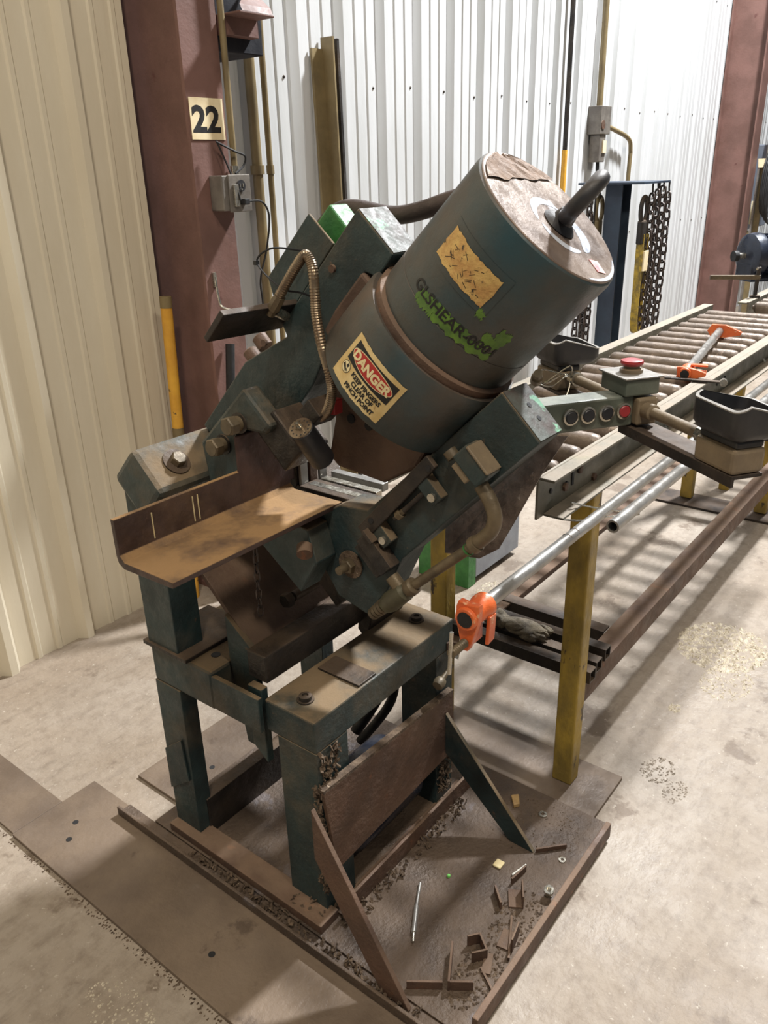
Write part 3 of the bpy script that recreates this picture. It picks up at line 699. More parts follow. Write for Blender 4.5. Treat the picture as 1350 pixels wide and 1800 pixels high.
# rigid pipe with elbow
b = MB(); b.tube([AB(.325, -1.245, 1.085), AB(.323, -1.215, 1.082), AB(.312, -1.188, 1.08), AB(.29, -1.174, 1.08), AB(.262, -1.172, 1.08), AB(.235, -1.172, 1.08)], .013, 16); b.build('pipe_elbow', BRASS, mc, smooth=True)
MB().lathe(AB(.25, -1.172, 1.08), -VA, [(0, .0155), (.012, .016), (.012, .013)], 20).build('elbow_collar', BRASS, mc, smooth=True)
MB().cyl(AB(.235, -1.172, 1.08), AB(.06, -1.180, 1.08), .0098, seg=16).build('rigid_pipe', BRASS, mc, smooth=True)
MB().cyl(AB(.225, -1.172, 1.08), AB(.222, -1.172, 1.08), .0115, seg=16).build('green_band', BRIGHTG, mc, smooth=True)
MB().lathe(AB(.068, -1.180, 1.08), -VA, [(0, .013), (.004, .017), (.02, .017), (.024, .014)], 18).build('pipe_union', BRASS, mc, smooth=True)
b = MB(); b.lathe(AB(.045, -1.182, 1.08), -VA, [(0, .013), (.008, .020), (.06, .021), (.075, .017), (.078, .012)], 20); b.build('conduit_fitting', mat('olive_fitting', (98, 96, 72), (78, 74, 58), 14, .5, .2, bump=.1), mc, smooth=True)
MB().cyl(AB(.03, -1.19, 1.08), AB(.03, -1.22, 1.08), .014, seg=16).build('fitting_branch', BRASS, mc, smooth=True)
b = MB()
for k in range(4): b.lathe(AB(-.034 - .011 * k, -1.184, 1.08), -VA, [(0, .0155 - .0008 * k), (.008, .0155 - .0008 * k), (.0085, .012), (.0105, .012)], 18)
b.build('ribbed_connector', BRASS, mc, smooth=True)
# gooseneck lamp
fp = [(1.04, 1.062, 1.384), (1.04, 1.035, 1.416), (1.04, 1.004, 1.451), (1.04, .979, 1.472), (1.04, .965, 1.453), (1.04, .963, 1.406), (1.04, .962, 1.367), (1.04, .953, 1.319), (1.04, .938, 1.27), (1.04, .936, 1.238), (1.045, .952, 1.205), (1.05, .975, 1.185)]
MB().tube(fp, .0085, 12, 18, ribs=.12).build('gooseneck_hose', FLEXM, mc, smooth=True)
MB().lathe((1.04, 1.047, 1.400), Vector((0, .027, -.032)), [(0, .011), (.012, .012), (.03, .012), (.032, .009), (.045, .009)], 8).build('hose_connector', BRASS, mc)
MB().cyl((1.05, 1.075, 1.372), (1.11, 1.10, 1.35), .011, seg=12).build('connector_elbow', CHROME, mc, smooth=True)
ld = Vector((cF * .80 + cR * .33 - cU * .50)).normalized()
lc0 = Vector((1.0, .980, 1.177))
MB().lathe(lc0, ld, [(0, .021), (.002, .0235), (.10, .0245), (.1005, .021), (.06, .018)], 36, cap=False).build('lamp_shade', BLKPL, mc, smooth=True, label='black cylindrical lamp shade with vented end')
lsh = [o for o in mc.children if o.name.startswith('lamp_shade')][0]
MB().lathe(lc0, ld, [(-.0005, .0225), (.003, .0225)], 36).build('vent_disc', FLEXM, lsh)
b = MB(); u = ld.orthogonal().normalized(); w = ld.cross(u)
for i in range(12):
    a = 2 * PI * i / 12; p = lc0 + (u * math.cos(a) + w * math.sin(a)) * .0165; b.cyl(p - ld * .0008, p, .0017, seg=8)
b.build('vent_holes', BLKRUB, lsh)
MB().lathe(lc0, -ld, [(0, .006), (.006, .0055), (.006, .003), (.016, .003)], 10).build('lamp_stud', CHROME, lsh)
b = MB(); b.obox((1.06, .985, 1.195), VX, VA, VB, .03, .018, .02); b.build('lamp_bracket', DARKST, mc, bevel=.002)
b = MB(); b.obox((1.075, .96, 1.203), VX, VY, VZ, .012, .008, .014); b.build('red_terminal', REDB, mc, bevel=.002)
# thick hose arching over the top
MB().tube([(1.25, 1.16, 1.42), (1.25, 1.138, 1.482), (1.25, 1.112, 1.512), (1.25, 1.08, 1.532), (1.25, 1.035, 1.536), (1.25, .952, 1.525), (1.25, .888, 1.533), (1.26, .80, 1.556), (1.28, .70, 1.56), (1.30, .66, 1.50)], .0165, 16).build('hydraulic_hose', HOSEM, mc, smooth=True)
# zip tie
zt = MB().tube([(1.085, .99, 1.39), (1.06, 1.013, 1.405), (1.05, 1.055, 1.413), (1.06, 1.12, 1.452), (1.062, 1.082, 1.478), (1.10, 1.045, 1.472)], .0018, 6)
zt.obox((1.058, 1.12, 1.452), VX, VY, VZ, .004, .004, .004)
zt.build('zip_tie', BLKRUB, mc, smooth=True)
# small chain hanging under table
link_me = None
def chain_link_mesh(R=.0075, L=.006, r=.002, seg=8):
    b = MB(); pts = []
    for i in range(12):
        a = 2 * PI * i / 12
        pts.append((R * math.cos(a), 0, R * math.sin(a) + (L if math.sin(a) > 0 else -L)))
    b.tube(pts, r, seg, 1, closed=True, smooth=False)
    bmesh.ops.recalc_face_normals(b.bm, faces=b.bm.faces)
    me = D.meshes.new('chain_link'); b.bm.to_mesh(me); b.bm.free(); me.materials.append(CHAINM)
    for f in me.polygons: f.use_smooth = True
    return me
def hang_chain(parent, pts, me, step, o0, name='chain_link'):
    P = spline([Vector(p) for p in pts], 12); L = [0]
    for a, c in zip(P, P[1:]): L.append(L[-1] + (c - a).length)
    k = 0; d = 0
    while d < L[-1]:
        i = max(j for j in range(len(L)) if L[j] <= d); i = min(i, len(P) - 2)
        t = (d - L[i]) / max(1e-9, L[i + 1] - L[i]); p = P[i].lerp(P[i + 1], t); dr = (P[i + 1] - P[i]).normalized()
        o = D.objects.new(name, me); COL.objects.link(o); o.parent = parent
        o.location = p - o0
        q = dr.to_track_quat('Z', 'Y').to_matrix().to_4x4() @ Matrix.Rotation(PI / 2 * (k % 2) + .35 + random.uniform(-.2, .2), 4, 'Z')
        o.rotation_euler = q.to_euler()
        k += 1; d += step
ch = thing('short_chain', 'thin rusty chain dangling under the angle iron bed', 'chain', (1.05, 1.19, .69))
hang_chain(ch, [(1.045, 1.170, .958), (1.05, 1.186, .90), (1.05, 1.192, .80), (1.05, 1.192, .69)], chain_link_mesh(.0065, .006, .0019), .0215, Vector((1.05, 1.19, .69)))
# motor below
mt = MB(); mt.lathe((1.075, 1.06, .128), VX, [(0, .05), (.01, .085), (.04, .098), (.27, .098), (.295, .08), (.31, .04)], 40)
mt.build('pump_motor', MOTORB, mc, smooth=True, label='dark blue pump motor low inside the stand')
b = MB(); b.box(1.14, 1.32, 1.01, 1.11, .024, .035); b.build('motor_foot', DARKST, mc)
MB().tube([(1.36, 1.2, .17), (1.42, 1.15, .30), (1.40, 1.13, .45), (1.36, 1.15, .60)], .016, 12).build('black_hose', BLKRUB, mc, smooth=True)
MB().tube([(1.40, 1.22, .10), (1.45, 1.14, .25), (1.435, 1.12, .42), (1.42, 1.14, .60)], .013, 12).build('black_hose', BLKRUB, mc, smooth=True)
MB().lathe((1.36, 1.0, .15), Vector((-1, -.35, .3)), [(0, .02), (.03, .024), (.035, .012), (.06, .012)], 20).build('drain_plug', BRASS, mc, smooth=True)
# handle lever at right of beam
b = MB(); b.tube([(1.474, .938, .60), (1.48, .93, .55), (1.475, .935, .49), (1.455, .935, .46)], lambda t: .008 - .004 * math.sin(PI * t), 10); b.build('lever', CHROME, mc, smooth=True)
MB().lathe((1.43, .93, .455), Vector((-1, -.1, -.22)), [(0, .006), (.05, .007), (.055, .013), (.065, .016), (.078, .013), (.082, .003)], 20).build('lever_knob', BRASS, mc, smooth=True)
b = MB(); b.box(1.435, 1.45, .946, .951, .49, .51); b.build('copper_tab', RUST, mc)

# ================================================================== STOCK (angle iron bed)
ai = thing('angle_iron', 'rusty angle iron lying in the shear with small back plate', 'angle iron', (.9, 1.08, .975))
b = MB()
b.yz([(1.002, .985), (1.002, .975), (1.006, .973), (1.138, .970), (1.152, .978), (1.156, .992), (1.156, 1.062), (1.146, 1.062), (1.145, .995), (1.135, .984)], .700, 1.128); b.build('angle_bar', STOCK, ai, bevel=.0012)
b = MB(); b.yz([(1.145, 1.0), (1.145, 1.135), (1.151, 1.135), (1.151, 1.0)], .988, 1.142)
b.build('back_plate', mat('brown_mill_plate', (86, 66, 62), (68, 52, 50), 20, .5, .3, bump=.15, spots=(120, 92, 76), spotscale=40, spotamt=.66), ai, bevel=.005)
for x in (.775, .868, .880, 1.09): MB().box(x, x + .0016, 1.1438, 1.1455, 1.0 if x < 1 else 1.06, 1.05 if x < 1 else 1.13).build('chalk_mark', CREAM, ai)

# ================================================================== ROLLER CONVEYOR
cv = thing('roller_conveyor', 'long roller conveyor on yellow legs feeding the shear', 'conveyor', (2.7, .93, 0))
XE = 3.98
b = MB(); b.box(1.47, XE, .738, .744, .885, .985); b.box(1.47, XE, .700, .738, .979, .985); b.box(1.50, XE, .690, .738, .885, .891); b.build('side_rail', RAILM, cv, bevel=.0015, label='near channel side rail')
b = MB(); b.box(1.42, XE, 1.146, 1.152, .885, .985); b.box(1.42, XE, 1.152, 1.19, .979, .985); b.box(1.42, XE, 1.152, 1.19, .885, .891); b.build('side_rail', RAILM, cv, bevel=.0015, label='far channel side rail')
sl = MB()
for x, z, r in ((1.53, .935, .006), (1.61, .925, .008), (1.67, .945, .008), (2.72, .925, .006), (2.80, .93, .006)): sl.cyl((x, .738, z), (x, .7355, z), r, seg=14)
sl.box(1.635, 1.645, .7355, .738, .915, .955)
sl.build('rail_holes', BLKRUB, cv)
for x, z in ((1.60, .923), (1.675, .943), (1.76, .897)):
    MB().lathe((x, .738, z), -VY, [(0, .011), (.006, .011), (.007, .008)], 6).build('rail_bolt', RUST, cv)
roller0 = None
k = 0; x = 1.60
while x < 3.93:
    if roller0 is None:
        b = MB(); b.lathe((0, -.193, 0), VY, [(0, .008), (.006, .008), (.006, .016), (.014, .0235), (.03, .0255), (.356, .0255), (.372, .0235), (.38, .016), (.38, .008), (.387, .008)], 24)
        roller0 = b.build('roller', ROLL, None, smooth=True)
        rm = roller0.data; roller0.parent = cv; 
        off = Vector((0, 0, -.0255))
        roller0.location = Vector((x, .945, .956)) - cv.location + off
    else:
        o = roller0.copy(); COL.objects.link(o); o.location = Vector((x, .945, .956)) - cv.location + off
    x += .1175; k += 1
# legs
def cleg(x, y, z1, foot=None):
    b = MB(); b.box(x, x + .05, y, y + .057, .012 if foot is None else .018, z1)
    o = b.build('leg', YEL, cv, bevel=.004)
    return o
cleg(1.68, .697, .885); cleg(1.72, 1.14, .885)
cleg(3.94, .76, .885, 1); cleg(3.94, 1.12, .885, 1)
b = MB(); b.box(3.86, 4.04, .70, 1.28, .0, .012); b.build('foot_plate', BLACKBAR, cv, bevel=.002)
b = MB(); b.box(1.732, 3.98, .705, .712, .25, .32); b.box(1.732, 3.98, .712, .765, .313, .32); b.build('lower_rail', RUST, cv, bevel=.0015)
b = MB(); b.box(1.70, 3.98, 1.12, 1.127, .25, .32); b.box(1.70, 3.98, 1.08, 1.127, .313, .32); b.build('lower_rail', RUST, cv, bevel=.0015)
b = MB(); b.box(2.0, 2.045, .767, 1.12, .318, .324); b.box(2.0, 2.006, .767, 1.12, .28, .318); b.build('cross_angle', BLACKBAR, cv)
b = MB(); b.box(3.88, 3.93, .72, 1.16, .40, .44); b.build('far_cross_tie', BLACKBAR, cv)
for x in (2.25, 3.3):
    b = MB(); b.tube([(x, .74, .90), (x, .70, .86), (x, .62, .845), (x, .575, .845), (x, .565, .87)], .006, 8); b.build('pipe_hook', CHROME, cv, smooth=True)
# wire V on rail
wv = MB().tube([(1.56, .700, .905), (1.62, .66, .88), (1.72, .60, .845), (1.65, .63, .858), (1.56, .665, .87), (1.50, .69, .888)], .0022, 6, 3)
wv = wv.build('bent_wire', CHROME, smooth=True); tag(wv, 'thin bright wire bent in a V on the near end of rail', 'wire')

# pipes alongside
t = thing('long_pipe_clamp', 'long galvanised pipe clamp with orange jaw alongside the conveyor', 'clamp', (1.1, .655, .86))
A0 = Vector((1.075, .655, .866)); A1 = Vector((3.6, .650, .874))
MB().cyl(A0, A1, .0135, seg=18).build('pipe', PIPE, t, smooth=True)
for x in (1.45, 1.485): MB().cyl((x, .6549, .8675), (x + .003, .6549, .8675), .0139, seg=18).build('pipe_ring', DARKST, t, smooth=True)
def jaw(t, c, ax, dn, sd, s=1.0, spindle=True):
    c = Vector(c); ax = Vector(ax).normalized(); dn = Vector(dn).normalized(); sd = Vector(sd).normalized()
    MB().lathe(c - ax * .03 * s, ax, [(0, .022 * s), (.003, .024 * s), (.055 * s, .024 * s), (.06 * s, .027 * s), (.075 * s, .027 * s), (.078 * s, .02 * s)], 28).build('jaw_collar', ORANGE, t, smooth=True)
    MB().lathe(c - ax * (.0305 * s), -ax, [(0, .0165 * s), (.001, .0165 * s)], 24).build('socket_hole', BLKRUB, t)
    pl = [(.033, -.022), (.030, .0), (.033, .024), (.02, .026), (-.01, .024), (-.055, .014), (-.075, .006), (-.075, -.006), (-.05, -.014), (-.008, -.026), (.02, -.026)]
    b = MB(); b.prism([c - ax * .022 * s - dn * (p * s) + sd * (q * s) for p, q in pl], ax * .016 * s); b.build('jaw_plate', ORANGE, t, bevel=.002 * s)
    b = MB(); b.prism([c + ax * (.02 * s) + dn * (.01 * s) + sd * .02 * s, c + ax * .045 * s + dn * .01 * s + sd * .02 * s, c + ax * .045 * s + dn * .07 * s + sd * .02 * s, c + ax * .02 * s + dn * .075 * s + sd * .02 * s], sd * .008 * s); b.build('jaw_rib', ORANGE, t, bevel=.002 * s)
    b = MB(); b.prism([c - ax * .01 * s + dn * .02 * s - sd * .006 * s, c + ax * .03 * s + dn * .02 * s - sd * .006 * s, c + ax * .035 * s + dn * .07 * s - sd * .006 * s, c - ax * .01 * s + dn * .07 * s - sd * .006 * s], sd * .012 * s); b.build('jaw_web', ORANGE, t, bevel=.002 * s)
    if spindle:
        b = MB(); prof = []; 
        for k in range(9): prof += [(.006 * k * s, .0075 * s), (.006 * k * s + .003 * s, .0095 * s)]
        b.lathe(c - ax * .022 * s + dn * .055 * s, -ax, prof, 14); b.build('screw_spindle', BRASS, t, smooth=True)
        b = MB(); h0 = c - ax * .075 * s + dn * .055 * s; b.tube([h0 - dn * .05 * s, h0, h0 + dn * .045 * s], .004 * s, 10); b.build('tommy_bar', CHROME, t, smooth=True)
jaw(t, (1.075, .655, .866), (1, 0, 0), (.0, .05, -1), (0, -1, 0), .92)
sp = thing('steel_pipe', 'plain galvanised pipe beside the long pipe clamp', 'pipe', (2.4, .6, .88))
b = MB(); prof = [(0, .0105), (0, .0148), (2.05, .0148)]
b.lathe((1.56, .600, .872), Vector((1, -.004, .002)), [(0.03, .0105), (0, .0105), (0, .0148), (2.05, .0148)], 20, cap=False); b.build('pipe_wall', PIPE, sp, smooth=True)
# short pipe clamp on rollers
t2 = thing('short_pipe_clamp', 'short pipe clamp with two orange jaws lying on the rollers', 'clamp', (2.8, .83, .982))
P0 = Vector((2.50, .775, 1.003)); P1 = Vector((3.28, .90, 1.006)); ax = (P1 - P0).normalized(); sd = ax.cross(VZ).normalized()
MB().cyl(P0, P1, .0145, seg=16).build('pipe', PIPE, t2, smooth=True)
jaw(t2, P0, ax, (sd * .98 + VZ * .02), VZ, .8, False)
MB().obox(P0 - ax * .035 + sd * .03 - VZ * .012, ax, sd, VZ, .01, .085, .003).build('handle_bar', DARKST, t2, bevel=.002)
MB().cyl(P0 - ax * .035 + sd * .115 - VZ * .01, P0 - ax * .06 + sd * .118 - VZ * .008, .011, seg=14).build('handle_end', CHROME, t2, smooth=True)
P2 = P1 - ax * .07
pl = [(-.045, .0), (-.03, -.022), (.02, -.024), (.075, -.012), (.08, .0), (.02, .024), (-.03, .024)]
MB().prism([P2 + sd * p + VZ * q for p, q in pl], ax * .016).build('tail_jaw', ORANGE, t2, bevel=.002)
MB().lathe(P2 - ax * .0, ax, [(0, .021), (.035, .021), (.04, .016)], 20).build('tail_collar', ORANGE, t2, smooth=True)

# square tubes across lower rails
for k, (x, y0, y1, lab) in enumerate(((1.736, .690, 1.14, 'black square tube lying nearest the machine on conveyor lower rails'), (1.790, .696, 1.10, 'middle one of three square tubes on conveyor lower rails'), (1.862, .702, 1.15, 'square tube farthest from the machine on conveyor lower rails'))):
    b = MB(); w = .036; tt = .003; z0 = .321
    P = lambda y: [(x, y, z0), (x + w, y, z0), (x + w, y, z0 + w), (x, y, z0 + w)]
    Q = lambda y: [(x + tt, y, z0 + tt), (x + w - tt, y, z0 + tt), (x + w - tt, y, z0 + w - tt), (x + tt, y, z0 + w - tt)]
    vs = P(y0) + P(y1) + Q(y0) + Q(y1)
    fs = [(i, (i + 1) % 4, (i + 1) % 4 + 4, i + 4) for i in range(4)] + [(8 + i, 12 + i, 12 + (i + 1) % 4, 8 + (i + 1) % 4) for i in range(4)]
    fs += [(i, 8 + i, 8 + (i + 1) % 4, (i + 1) % 4) for i in range(4)] + [(4 + i, 4 + (i + 1) % 4, 12 + (i + 1) % 4, 12 + i) for i in range(4)]
    b.faces(vs, fs)
    o = b.build('square_tube', DARKST); tag(o, lab, 'square tube', 'square tubes on the lower rails')

# glove
gl = thing('work_glove', 'crumpled dirty work glove lying on the square tubes', 'glove', (1.80, .95, .358))
def blob(c, r, sc, seed, amp=.25, nm='glove_body'):
    bm = bmesh.new(); bmesh.ops.create_icosphere(bm, subdivisions=4, radius=1)
    rn = random.Random(seed); ws_ = [(Vector((rn.gauss(0, 1), rn.gauss(0, 1), rn.gauss(0, 1))) * 4, rn.random() * 6) for _ in range(7)]
    for v in bm.verts:
        f = 1 + amp * sum(math.sin(v.co.dot(k) + p) for k, p in ws_) / 5
        v.co = Vector((v.co.x * sc[0] * f, v.co.y * sc[1] * f, v.co.z * sc[2] * f))
    mb = MB(); mb.bm.free(); mb.bm = bm
    bmesh.ops.translate(bm, verts=bm.verts, vec=Vector(c))
    return mb
blob((1.81, .93, .378), 1, (.035, .062, .02), 4, .35).build('palm', GLOVEM, gl, smooth=True)
for k, (y, x, l) in enumerate(((.885, 1.815, .03), (.88, 1.837, .028), (.885, 1.795, .03), (.90, 1.78, .026))):
    blob((x, y, .376 - .002 * k), 1, (.012, l, .012), 10 + k, .25).build('finger', GLOVEM, gl, smooth=True)
blob((1.785, .95, .388), 1, (.014, .03, .011), 19, .25).build('thumb', GLOVEM, gl, smooth=True)
blob((1.815, 1.02, .376), 1, (.032, .035, .018), 23, .4).build('cuff', GLOVEM, gl, smooth=True)

# green / grey steel block behind
gb = thing('painted_steel_block', 'green and blue grey steel box on floor behind the shear', 'box', (2.7, 1.68, 0))
MB().box(2.50, 2.56, 1.55, 1.80, .0, .20).build('green_end', BRIGHTG, gb, bevel=.003)
MB().box(2.56, 2.92, 1.55, 1.80, .03, .22).build('grey_body', mat('blue_grey_paint', (150, 156, 164), (132, 136, 144), 8, .5, 0, bump=.1), gb, bevel=.003)

# ================================================================== CONTROL STATION
PV = Vector((.576, .817, 0)); QV = Vector((.817, -.576, 0))
cs = thing('control_station', 'two hand control station with buttons and red emergency stop', 'control panel', (1.33, .52, 1.17))
OB = Vector((1.335, .520, 0))
def loc(p, q, z): return OB + PV * p + QV * q + VZ * z
def obx(p0, p1, q0, q1, z0, z1): return MB().obox(loc((p0 + p1) / 2, (q0 + q1) / 2, (z0 + z1) / 2), PV, QV, VZ, abs(p1 - p0) / 2, abs(q1 - q0) / 2, (z1 - z0) / 2)
obx(-.022, .028, -.172, .012, 1.178, 1.232).build('button_box', GREENB, cs, bevel=.004)
bx = [o for o in cs.children if o.name.startswith('button_box')][0]
for k, (q, m_) in enumerate(((-.112, BLKPL), (-.079, BLKPL), (-.043, BLKPL), (-.009, REDB))):
    MB().lathe(loc(-.022, q, 1.207), -PV, [(0, .0145), (.006, .0145), (.007, .0115), (.004, .0108)], 28).build('button_bezel', CHROME, bx, smooth=True)
    MB().lathe(loc(-.024, q, 1.207), -PV, [(0, .0105), (.005, .0105), (.0065, .009)], 24).build('push_button', m_, bx, smooth=True, label='red push button' if m_ is REDB else None)
obx(-.035, .04, .012, .052, 1.180, 1.228).build('junction_body', GOLDB, cs, bevel=.004)
obx(-.03, .05, -.012, .055, 1.232, 1.262).build('stop_box', GREENB, cs, bevel=.003)
obx(-.034, .054, -.016, .059, 1.262, 1.265).build('stop_box_lid', RIMM, cs, bevel=.001)
MB().lathe(loc(.01, .022, 1.265), VZ, [(0, .020), (.006, .020), (.008, .014), (.013, .014)], 28).build('stop_collar', GOLDB, cs, smooth=True)
MB().lathe(loc(.01, .022, 1.276), VZ, [(0, .012), (.002, .018), (.006, .020), (.010, .019), (.012, .012)], 32).build('emergency_stop_button', REDB, cs, smooth=True)
MB().cyl(loc(-.035, .03, 1.207), loc(-.195, .03, 1.207), .0095, seg=16).build('conduit_arm', GOLDB, cs, smooth=True)
MB().lathe(loc(-.035, .03, 1.207), -PV, [(0, .014), (.02, .014), (.022, .011)], 16).build('conduit_nut', GOLDB, cs, smooth=True)
MB().lathe(loc(-.18, .03, 1.207), -PV, [(0, .014), (.012, .014), (.014, .011)], 8).build('conduit_nut', CHROME, cs)
MB().cyl(loc(.04, .03, 1.207), loc(.24, .03, 1.207), .0095, seg=16).build('conduit_arm', GOLDB, cs, smooth=True)
MB().lathe(loc(.20, .03, 1.207), PV, [(0, .014), (.02, .014), (.022, .011)], 16).build('conduit_nut', CHROME, cs, smooth=True)
# support angle under
b = MB(); b.obox(loc(-.14, .035, 1.1725), PV, QV, VZ, .15, .026, .003); b.obox(loc(-.14, .009, 1.1665), PV, QV, VZ, .15, .003, .009); b.build('support_angle', BLACKBAR, cs, bevel=.001)
b = MB(); b.obox(loc(.16, .03, 1.1725), PV, QV, VZ, .16, .024, .003); b.build('support_angle', BLACKBAR, cs, bevel=.001)
def palm(p, lab):
    c = Vector((0, 0, 0))
    o = obx(p - .045, p + .045, .005, .062, 1.176, 1.215).build('button_base', GOLDB, cs, bevel=.006)
    obx(p - .042, p + .042, .010, .058, 1.215, 1.226).build('button_collar', BLKPL, cs, bevel=.003)
    # flared cup: rounded rect rings
    def rr(hp, hq, q0, n=5, rad=.018):
        pts = []
        for (sx, sy, a0) in ((1, 1, 0), (-1, 1, 90), (-1, -1, 180), (1, -1, 270)):
            for i in range(n + 1):
                a = math.radians(a0 + 90 * i / n)
                pts.append((sx * (hp - rad) + rad * math.cos(a), q0 + sy * (hq - rad) + rad * math.sin(a)))
        return pts
    rings = []
    def add(b, pts, zf): 
        r = []
        for (pp, qq) in pts: r.append(b.bm.verts.new(loc(p + pp, qq, zf(pp, qq))))
        return r
    b = MB()
    topf = lambda pp, qq: 1.280 + .010 * math.cos(min(1, max(-1, (qq - .04) / .05)) * PI * .9) * (1 if pp < 0 else .6) - .012 * (qq > .07)
    R = [add(b, rr(.042, .030, .038, rad=.01), lambda a, c: 1.226), add(b, rr(.051, .045, .045), lambda a, c: 1.231), add(b, rr(.056, .051, .047), lambda a, c: 1.241),
         add(b, rr(.056, .051, .047), topf), add(b, rr(.052, .047, .047, rad=.015), topf), add(b, rr(.050, .044, .046, rad=.014), lambda a, c: 1.246), add(b, rr(.032, .024, .036, rad=.01), lambda a, c: 1.230)]
    n = len(R[0])
    for A_, B_ in zip(R, R[1:]):
        for i in range(n): b.bm.faces.new((A_[i], A_[(i + 1) % n], B_[(i + 1) % n], B_[i]))
    b.bm.faces.new(R[0][::-1]); b.bm.faces.new(R[-1])
    g_ = b.build('palm_guard', BLKPL, cs, smooth=True, label=lab)
    b = MB(); A_ = add(b, rr(.0562, .0512, .047), lambda a, c: topf(a, c) - .0008); B_ = add(b, rr(.0562, .0512, .047), lambda a, c: topf(a, c) + .0012)
    C_ = add(b, rr(.0518, .0468, .047, rad=.015), lambda a, c: topf(a, c) + .0012)
    for U_, V_ in ((A_, B_), (B_, C_)):
        for i in range(n): b.bm.faces.new((U_[i], U_[(i + 1) % n], V_[(i + 1) % n], V_[i]))
    b.build('guard_rim', RIMM, cs, smooth=True)
    MB().lathe(loc(p, .038, 1.230), VZ, [(0, .018), (.006, .020), (.012, .019), (.016, .010)], 24).build('palm_button', BLKPL, cs, smooth=True)
palm(-.245, 'black palm button guard on the near right'); palm(.285, 'black palm button guard on the far left')
# wires
b = MB(); rnd = random.Random(2)
for k in range(5):
    z = rnd.uniform(1.18, 1.23); b.tube([loc(.20, -.06, z), loc(.21 + rnd.uniform(-.02, .02), -.03, z + rnd.uniform(-.03, .02)), loc(.20 + rnd.uniform(-.02, .02), .0, z + rnd.uniform(-.02, .02)), loc(.21, .02, 1.21)], .0014, 6)
b.build('loose_wire_ends', CHROME, cs, smooth=True)
MB().lathe(loc(.215, -.055, 1.21), Vector((-.6, -.4, .5)), [(0, .012), (.02, .012), (.022, .009), (.04, .009)], 14).build('cable_gland', BRASS, cs, smooth=True)

# ================================================================== SECOND CONVEYOR, MOTOR
c2v = thing('roller_conveyor', 'second roller conveyor beyond the far end of the first', 'conveyor', (5.3, .75, 0))
b = MB(); b.box(4.08, 7.0, 1.015, 1.021, .90, .99); b.box(4.06, 7.0, 1.021, 1.06, .984, .99); b.build('side_rail', RAILM, c2v)
b = MB(); b.box(4.08, 7.0, .40, .406, .90, .99); b.box(4.06, 7.0, .36, .40, .984, .99); b.build('side_rail', RAILM, c2v)
b = MB(); b.lathe((0, -.298, 0), VY, [(0, .01), (.006, .01), (.006, .02), (.014, .028), (.575, .028), (.585, .02), (.585, .01), (.594, .01)], 20)
r2 = b.build('roller', ROLL, None, smooth=True); r2.parent = c2v
r2.location = Vector((4.13, .71, .962 - .028)) - c2v.location
x = 4.24
while x < 6.95:
    o = r2.copy(); COL.objects.link(o); o.location = Vector((x, .71, .962 - .028)) - c2v.location; x += .11
for x in (4.2, 6.6):
    for y in (.36, 1.01):
        b = MB(); b.box(x, x + .05, y, y + .05, 0, .90); b.build('leg', YEL, c2v, bevel=.003)
mo = thing('electric_motor', 'black electric motor standing above the second conveyor at right edge', 'motor', (4.95, 1.25, .99))
mx = Vector((.75, -.66, 0)).normalized()
mc0 = Vector((4.87, 1.27, 1.12))
MB().lathe(mc0, mx, [(0, .02), (.004, .085), (.02, .115), (.05, .12), (.075, .118)], 40).build('end_bell', MOTORB, mo, smooth=True)
b = MB(); pr = []
b.lathe(mc0 + mx * .075, mx, [(0, .10), (.26, .10)], 40)
for i in range(28):
    a = 2 * PI * i / 28; u = mx.orthogonal().normalized(); w = mx.cross(u); d = u * math.cos(a) + w * math.sin(a)
    b.obox(mc0 + mx * .205 + d * .105, mx, d, mx.cross(d), .12, .008, .0025)
b.build('finned_body', MOTORB, mo)
MB().cyl(mc0, mc0 - mx * .05, .016, seg=16).build('shaft', CHROME, mo, smooth=True)
MB().cyl(mc0 - mx * .045, mc0 - mx * .07, .028, seg=18).build('pulley', BLKRUB, mo, smooth=True)
b = MB(); b.obox(mc0 + mx * .04 - VZ * .08, mx, mx.cross(VZ), VZ, .04, .075, .05); b.build('gear_housing', MOTORB, mo, bevel=.015)
b = MB(); b.obox(mc0 + mx * .15 - VZ * .122, mx, mx.cross(VZ), VZ, .16, .10, .008); b.build('mounting_foot', MOTORB, mo)
MB().tube([mc0 + mx * .15 - VZ * .1 - mx.cross(VZ) * -.1, mc0 + mx * .17 + Vector((-.08, -.1, -.06)), mc0 + mx * .2 + Vector((-.09, -.1, -.10))], .012, 8).build('motor_cable', BLKRUB, mo, smooth=True)
# C clamp near it
cc = thing('bar_clamp', 'small brass coloured bar clamp gripping the second conveyor end', 'clamp', (4.25, 1.03, .99))
MB().cyl((4.25, 1.035, .985), (4.25, 1.035, 1.13), .010, seg=10).build('screw', DARKST, cc, smooth=True)
MB().cyl((4.25, 1.035, .986), (4.25, 1.035, 1.0), .024, seg=14).build('pad', DARKST, cc, smooth=True)
MB().obox((4.20, 1.125, 1.085), Vector((-.45, .9, 0)), Vector((.9, .45, 0)), VZ, .115, .008, .010).build('bar', BRASS, cc, bevel=.002)
MB().cyl((4.22, 1.035, 1.125), (4.28, 1.035, 1.125), .005, seg=8).build('handle', CHROME, cc, smooth=True)
